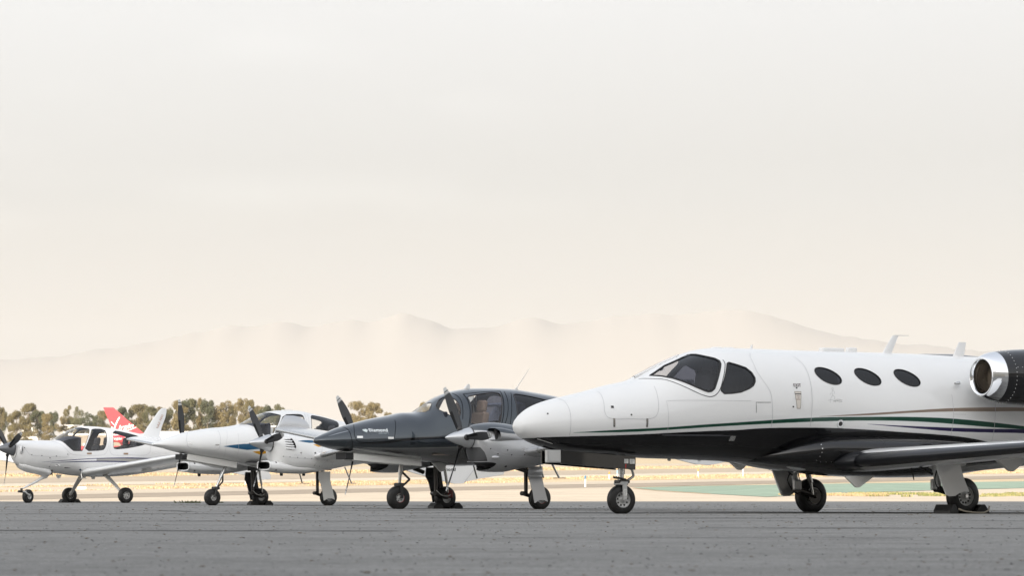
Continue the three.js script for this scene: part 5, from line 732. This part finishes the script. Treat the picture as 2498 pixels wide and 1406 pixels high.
// ---------- airliner parked far behind on the left ----------
{
  const A = thing('parked_airliner', 'distant airliner with a red tail fin behind the leftmost plane', 'airliner'), d = 1200, k = d / 10500;
  const X = px => (px - 1249) * k, Y = row => .28 + (1200 - row) * k; A.position.set(0, 0, -d);
  const redTex = canvasTex(512, 512, (g, w, h) => { g.fillStyle = '#b01228'; g.fillRect(0, 0, w, h); g.save(); g.translate(118, 330); g.rotate(-.20); g.transform(1, 0, -.22, 1, 0, 0); g.fillStyle = '#f4f0ee'; g.font = 'italic bold 80px sans-serif'; g.fillText('irgin', 66, 12); g.lineWidth = 17; g.lineCap = 'round'; g.strokeStyle = '#f4f0ee'; g.beginPath(); g.moveTo(-10, -44); g.lineTo(18, 8); g.quadraticCurveTo(34, -80, 78, -150); g.stroke(); g.lineWidth = 7; g.beginPath(); g.moveTo(-14, -116); g.lineTo(18, -70); g.stroke(); g.lineWidth = 9; g.beginPath(); g.moveTo(96, 40); g.quadraticCurveTo(200, 40, 300, 4); g.stroke(); g.restore(); });
  const P = [[253, 995], [278, 995], [310, 1024], [352, 1058], [375, 1082], [300, 1090], [287, 1075], [270, 1035]].map(p => [X(p[0]), Y(p[1])]);
  const fin = plate(P, -.25, .5), po = fin.attributes.position, uv = fin.attributes.uv; for (let i = 0; i < po.count; i++) uv.setXY(i, (po.getX(i) - X(250)) / (X(360) - X(250)), (po.getY(i) - Y(1085)) / (Y(990) - Y(1085)));
  mesh('tail_fin', fin, std([1, 1, 1], .5, 0, { map: redTex, clearcoat: .4 }), A);
  const fy = Y(1076), R = 1.95, f = new Body([[X(268), fy + 1.6, fy + 1.2, .3, fy + 1.4, 2, 2], [X(310), fy + R, fy - .3, 1.5, fy + .8, 2, 2], [X(370), fy + R, fy - R, 1.95, fy, 2, 2], [X(560), fy + R, fy - R, 1.95, fy, 2, 2], [X(590), fy + 1.2, fy - 1.6, 1.3, fy - .2, 2, 2], [X(605), fy - .2, fy - .6, .1, fy - .4, 2, 2]]);
  mesh('fuselage', soup(f.tris(60, 32)), std([.82, .81, .79], .4, 0, paintBase), A);
  const nac = new THREE.CylinderGeometry(1.1, .85, 4.4, 28); nac.rotateZ(-Math.PI / 2); nac.translate(X(292), Y(1072), 6); const nm = mesh('engine', nac, std([.5, .02, .04], .4, 0, { clearcoat: .5 }), A);
  mesh('engine_lettering', new THREE.PlaneGeometry(3.2, 1.0).translate(X(290), Y(1072), 7.14), decalMat(textTex(256, 96, [['Virgin', 128, 76, 'italic bold 88px serif', '#f4f0ee', 'center']])), nm);
  mesh('belly_band', box(X(196), X(352), Y(1100), Y(1089), -2, 2.2, .5), std([.5, .03, .04], .5), A);
  mesh('wing', foil([[X(360), fy - 1.4, 1.5, 6, .8], [X(330), fy + .2, 16, 1.8, .2]], { camber: 0 }), std([.6, .6, .6], .5), A);
  for (const [px, z] of [[330, 2.5], [330, -2.5], [570, 0]]) mesh('landing_gear', rod([X(px), rise(d), z], [X(px), fy - 1.5, z], .35), M.dark, A);
}
// ---------- low white buildings in front of the trees ----------
function shed(x0, x1, d, top, label, col = [.82, .80, .76]) { const k = d / 10500, X = px => (px - 1249) * k, t = thing('warehouse', label, 'building'), h = .28 + (1200 - top) * k - rise(d), w = X(x1) - X(x0); t.position.set(X((x0 + x1) / 2), rise(d), -d); mesh('wall', box(-w / 2, w / 2, 0, h, -8, 8), std(col, .8), t); mesh('roof', box(-w / 2 - .4, w / 2 + .4, h, h + .5, -8.4, 8.4), std([.7, .69, .67], .7), t); const n = Math.max(2, Math.floor(w / 9)); for (let i = 0; i < n; i++) { const dr = mesh('loading_door', box(-2, 2, 0, Math.min(4, h * .6), 8.0, 8.06), std([.5, .5, .49], .7), t); dr.position.x = -w / 2 + (i + .5) * w / n; } }
shed(54, 101, 1412, 1043, 'low bright white warehouse among the trees at the far left'); shed(156, 238, 1405, 1042, 'low bright white warehouse right behind the cockpit of the leftmost plane'); shed(178, 372, 1290, 1064, 'long low pale terminal seen through the leftmost plane cabin', [.27, .23, .19]); shed(374, 520, 1300, 1058, 'low white warehouse behind the lettered wing tip');
// ---------- eucalyptus trees ----------
const leafMats = [[.115, .112, .056], [.15, .128, .062], [.085, .092, .052], [.185, .15, .072]].map(c => new THREE.MeshStandardMaterial({ color: new THREE.Color().setRGB(...c), roughness: .9, side: THREE.DoubleSide }));
const barkMat = std([.22, .18, .14], .9);
function crownGeo(kind, sd) {      // unit crown: height 1, about 0.7 wide, leaf-sized faces in clumps
  seed = sd; const P = [], clumps = [], n = kind === 2 ? 13 : 16;
  for (let i = 0; i < n; i++) { const y = kind === 1 ? rr(.5, .93) : kind === 0 ? .95 - .5 * rnd() ** 1.3 : rr(.25, .93), w = kind === 0 ? .36 * Math.sin(Math.PI * (.02 + .9 * (y - .3) / .7)) : kind === 1 ? .36 * Math.sqrt(Math.max(0, 1 - ((y - .7) / .3) ** 2)) : .36 * Math.sin(Math.PI * (.1 + .8 * y)), a = rnd() * 6.283, r = (w || .05) * Math.sqrt(rnd()); clumps.push([Math.cos(a) * r, y, Math.sin(a) * r, rr(.09, .16) * (1.15 - .3 * y)]); }
  clumps.push([0, .92, 0, .08], [.02, .66, 0, .12]);
  for (const [cx, cy, cz, cr] of clumps) { const m = Math.round(2600 * cr); for (let i = 0; i < m; i++) { const u = rnd() * 2 - 1, a = rnd() * 6.283, r = cr * (.35 + .75 * rnd() ** .5), q = Math.sqrt(1 - u * u), x = cx + Math.cos(a) * q * r, y = cy + u * r * .56, z = cz + Math.sin(a) * q * r; const s = rr(.011, .025), b1 = [rr(-1, 1) * s, rr(-1, 1) * s, rr(-1, 1) * s], b2 = [rr(-1, 1) * s, rr(-1.6, .4) * s, rr(-1, 1) * s]; P.push(x - b1[0], y - b1[1], z - b1[2], x + b1[0], y + b1[1], z + b1[2], x + b2[0], y + b2[1], z + b2[2]); } }
  const g = new THREE.BufferGeometry(); g.setAttribute('position', new THREE.Float32BufferAttribute(P, 3)); g.setAttribute('uv', new THREE.Float32BufferAttribute(new Array(P.length / 3 * 2).fill(0), 2)); g.computeVertexNormals();
  const br = [rod([0, 0, 0], [.012, .62, .0], .016, .009, 7)]; clumps.forEach(([x, y, z], i) => { if (i % 2 === 0) br.push(rod([.008, Math.max(.12, y - .24), 0], [x * .85, y - .03, z * .85], .008, .003, 5)); });
  return { leaf: g, bark: join(br) };
}
const crowns = [crownGeo(0, 11), crownGeo(0, 23), crownGeo(1, 37), crownGeo(1, 51), crownGeo(2, 67), crownGeo(0, 83)];
seed = 991;
const ord = n => ['first', 'second', 'third', 'fourth', 'fifth', 'sixth', 'seventh', 'eighth', 'ninth', 'tenth', 'eleventh', 'twelfth', 'thirteenth', 'fourteenth', 'fifteenth', 'sixteenth', 'seventeenth', 'eighteenth', 'nineteenth', 'twentieth'][n];
function tree(px, top, wpx, d, ci, li, label, grp) { const k = d / 10500, base = rise(d) - .2, h = .28 + (1200 - top) * k - base, t = thing('eucalyptus_tree', label, 'tree', grp); t.position.set((px - 1249) * k, base, -d); const w = wpx * k / .62; const f = Math.max(w, h * .2); mesh('crown', crowns[ci].leaf, leafMats[li], t).scale.set(f, h, f); mesh('trunk', crowns[ci].bark, barkMat, t).scale.set(Math.min(f, h * .6), h, Math.min(f, h * .6)); t.rotation.y = rnd() * 6.28; }
const Z = v => v / 2.271, rowOf = v => 920 + v / 2.271;
// [x, top, width] measured along the tree line, left to right
const secA = [[8, 165, 42, 0], [28, 192, 44, 0], [60, 204, 48, 4], [95, 186, 62, 0], [160, 145, 78, 1], [215, 186, 66, 0], [265, 202, 56, 1], [300, 192, 52, 0], [345, 214, 60, 4], [388, 148, 58, 2], [428, 155, 64, 2], [465, 216, 52, 4], [503, 195, 52, 3], [538, 204, 44, 2], [578, 186, 54, 1]];
const secB = [[680, 165, 62, 0], [725, 164, 58, 4], [770, 150, 84, 1], [842, 162, 74, 0], [882, 155, 72, 4], [932, 172, 62, 0], [985, 132, 84, 5], [1030, 127, 72, 0], [1076, 120, 62, 1], [1112, 118, 54, 5], [1150, 126, 62, 0], [1236, 130, 78, 3], [1285, 152, 44, 0], [1340, 120, 76, 5], [1382, 126, 64, 1], [1430, 150, 72, 4], [1482, 156, 62, 0], [1542, 150, 70, 3]];
secA.forEach((s, i) => tree(Z(s[0]), rowOf(s[1]), Z(s[2]) * rr(1.2, 1.5), 1370 + rr(0, 60), s[3], Math.floor(rnd() * 4), `eucalyptus standing ${ord(i)} from the left in the tree row left of the red tail`, 'trees left of the red tail'));
secB.forEach((s, i) => tree(Z(s[0]), rowOf(s[1]), Z(s[2]) * rr(1.2, 1.5), 1370 + rr(0, 60), s[3], Math.floor(rnd() * 4), `eucalyptus standing ${ord(i)} from the left in the tree row right of the red tail`, 'trees right of the red tail'));
[[1985, 136, 110, 5, 'broad round eucalyptus alone in the gap, left half of the pair above the graphite nose'], [2062, 130, 124, 4, 'broad round eucalyptus, right half of the pair above the graphite nose'], [2150, 196, 50, 0, 'small eucalyptus top just right of the round pair'], [2345, 140, 60, 0, 'eucalyptus top seen through the graphite plane windshield']].forEach(s => tree(Z(s[0]), rowOf(s[1]), Z(s[2]) * 1.35, 1400, s[3], 3, s[4], 'trees near the graphite plane'));
// lower trees and scrub filling the foot of the row: one mass
{
  const g = crowns[4].leaf, n = 120, m = new THREE.InstancedMesh(g, leafMats[1], n), o = new THREE.Object3D(), c = new THREE.Color(); m.name = 'low_scrub'; m.userData = { kind: 'stuff', label: 'mass of low trees and scrub at the foot of the eucalyptus row', category: 'scrub' };
  for (let i = 0; i < n; i++) { const left = rnd() < .27, px = left ? rr(-10, 262) : rr(300, 700), d = 1350 + rr(0, 90), k = d / 10500, top = left ? rr(1028, 1062) : px > 420 ? rr(1026, 1058) : rr(1030, 1058), base = rise(d) - .3, h = .28 + (1200 - top) * k - base; o.position.set((px - 1249) * k, base, -d); o.scale.set(h * rr(.5, .8), h, h * rr(.5, .8)); o.rotation.y = rnd() * 6.28; o.updateMatrix(); m.setMatrixAt(i, o.matrix); const q = rr(.75, 1.25); c.setRGB(q, q * .98, q * .95); m.setColorAt(i, c); }
  m.castShadow = m.receiveShadow = true; scene.add(m);
}
// ---------- mountains in the haze ----------
{
  const D = 15000, k = D / 10500, prof = [[-400, 900], [0, 880], [300, 850], [420, 822], [560, 800], [680, 790], [760, 800], [850, 780], [915, 782], [980, 764], [1050, 785], [1110, 806], [1200, 798], [1290, 778], [1380, 790], [1520, 775], [1640, 768], [1760, 760], [1850, 762], [1920, 785], [2000, 812], [2200, 840], [2600, 880], [3000, 930]];
  const b = new Body(prof.map(p => [p[0], p[1], 0, 1, 0, 2, 2]));
  const g = gridGeo(220, 20, (u, v) => { const px = -400 + 3400 * u, row = b.at(px)[0] + 9 * (vnoise(u * 60, 1, 999, 9, 81) - .5) + 5 * (vnoise(u * 170, 2, 999, 9, 82) - .5), y = .28 + (1200 - row) * k, t = v; return [(px - 1249) * k, (430 + 120 * Math.sin(u * 3) + (y - 430 - 120 * Math.sin(u * 3)) * t ** 4) * Math.sin(t * Math.PI / 2) - 60 * (1 - t) , -D + 1500 * (1 - t)]; });
  structure('mountains', g, new THREE.MeshStandardMaterial({ color: new THREE.Color().setRGB(.315, .30, .28), roughness: 1, side: THREE.DoubleSide }));  // colour lightened towards the sky, adding painted haze to the fog
}
// ---------- the hangar behind the camera, whose shadow lies on the apron ----------
{
  const t = thing('hangar', 'large pale hangar behind the viewer, shading the apron', 'hangar'); t.position.set(0, 0, 12);
  const wallM = std([.66, .64, .60], .8);
  mesh('wall', box(-130, 130, 0, 29, 0, .5), wallM, t); mesh('wall', box(-130, -129.5, 0, 29, .5, 50), wallM, t); mesh('wall', box(129.5, 130, 0, 29, .5, 50), wallM, t); mesh('wall', box(-130, 130, 0, 29, 49.5, 50), wallM, t); mesh('roof', box(-131, 131, 29, 29.6, -1, 51), std([.4, .4, .4], .8), t);
  for (let i = 0; i < 10; i++) mesh('sliding_door', box(-60 + i * 12.1, -48.2 + i * 12.1, .05, 15, -.25 - .2 * (i % 2), -.05 - .2 * (i % 2)), std([.50, .46, .40], .7), t);
}
renderer.render(scene, camera);
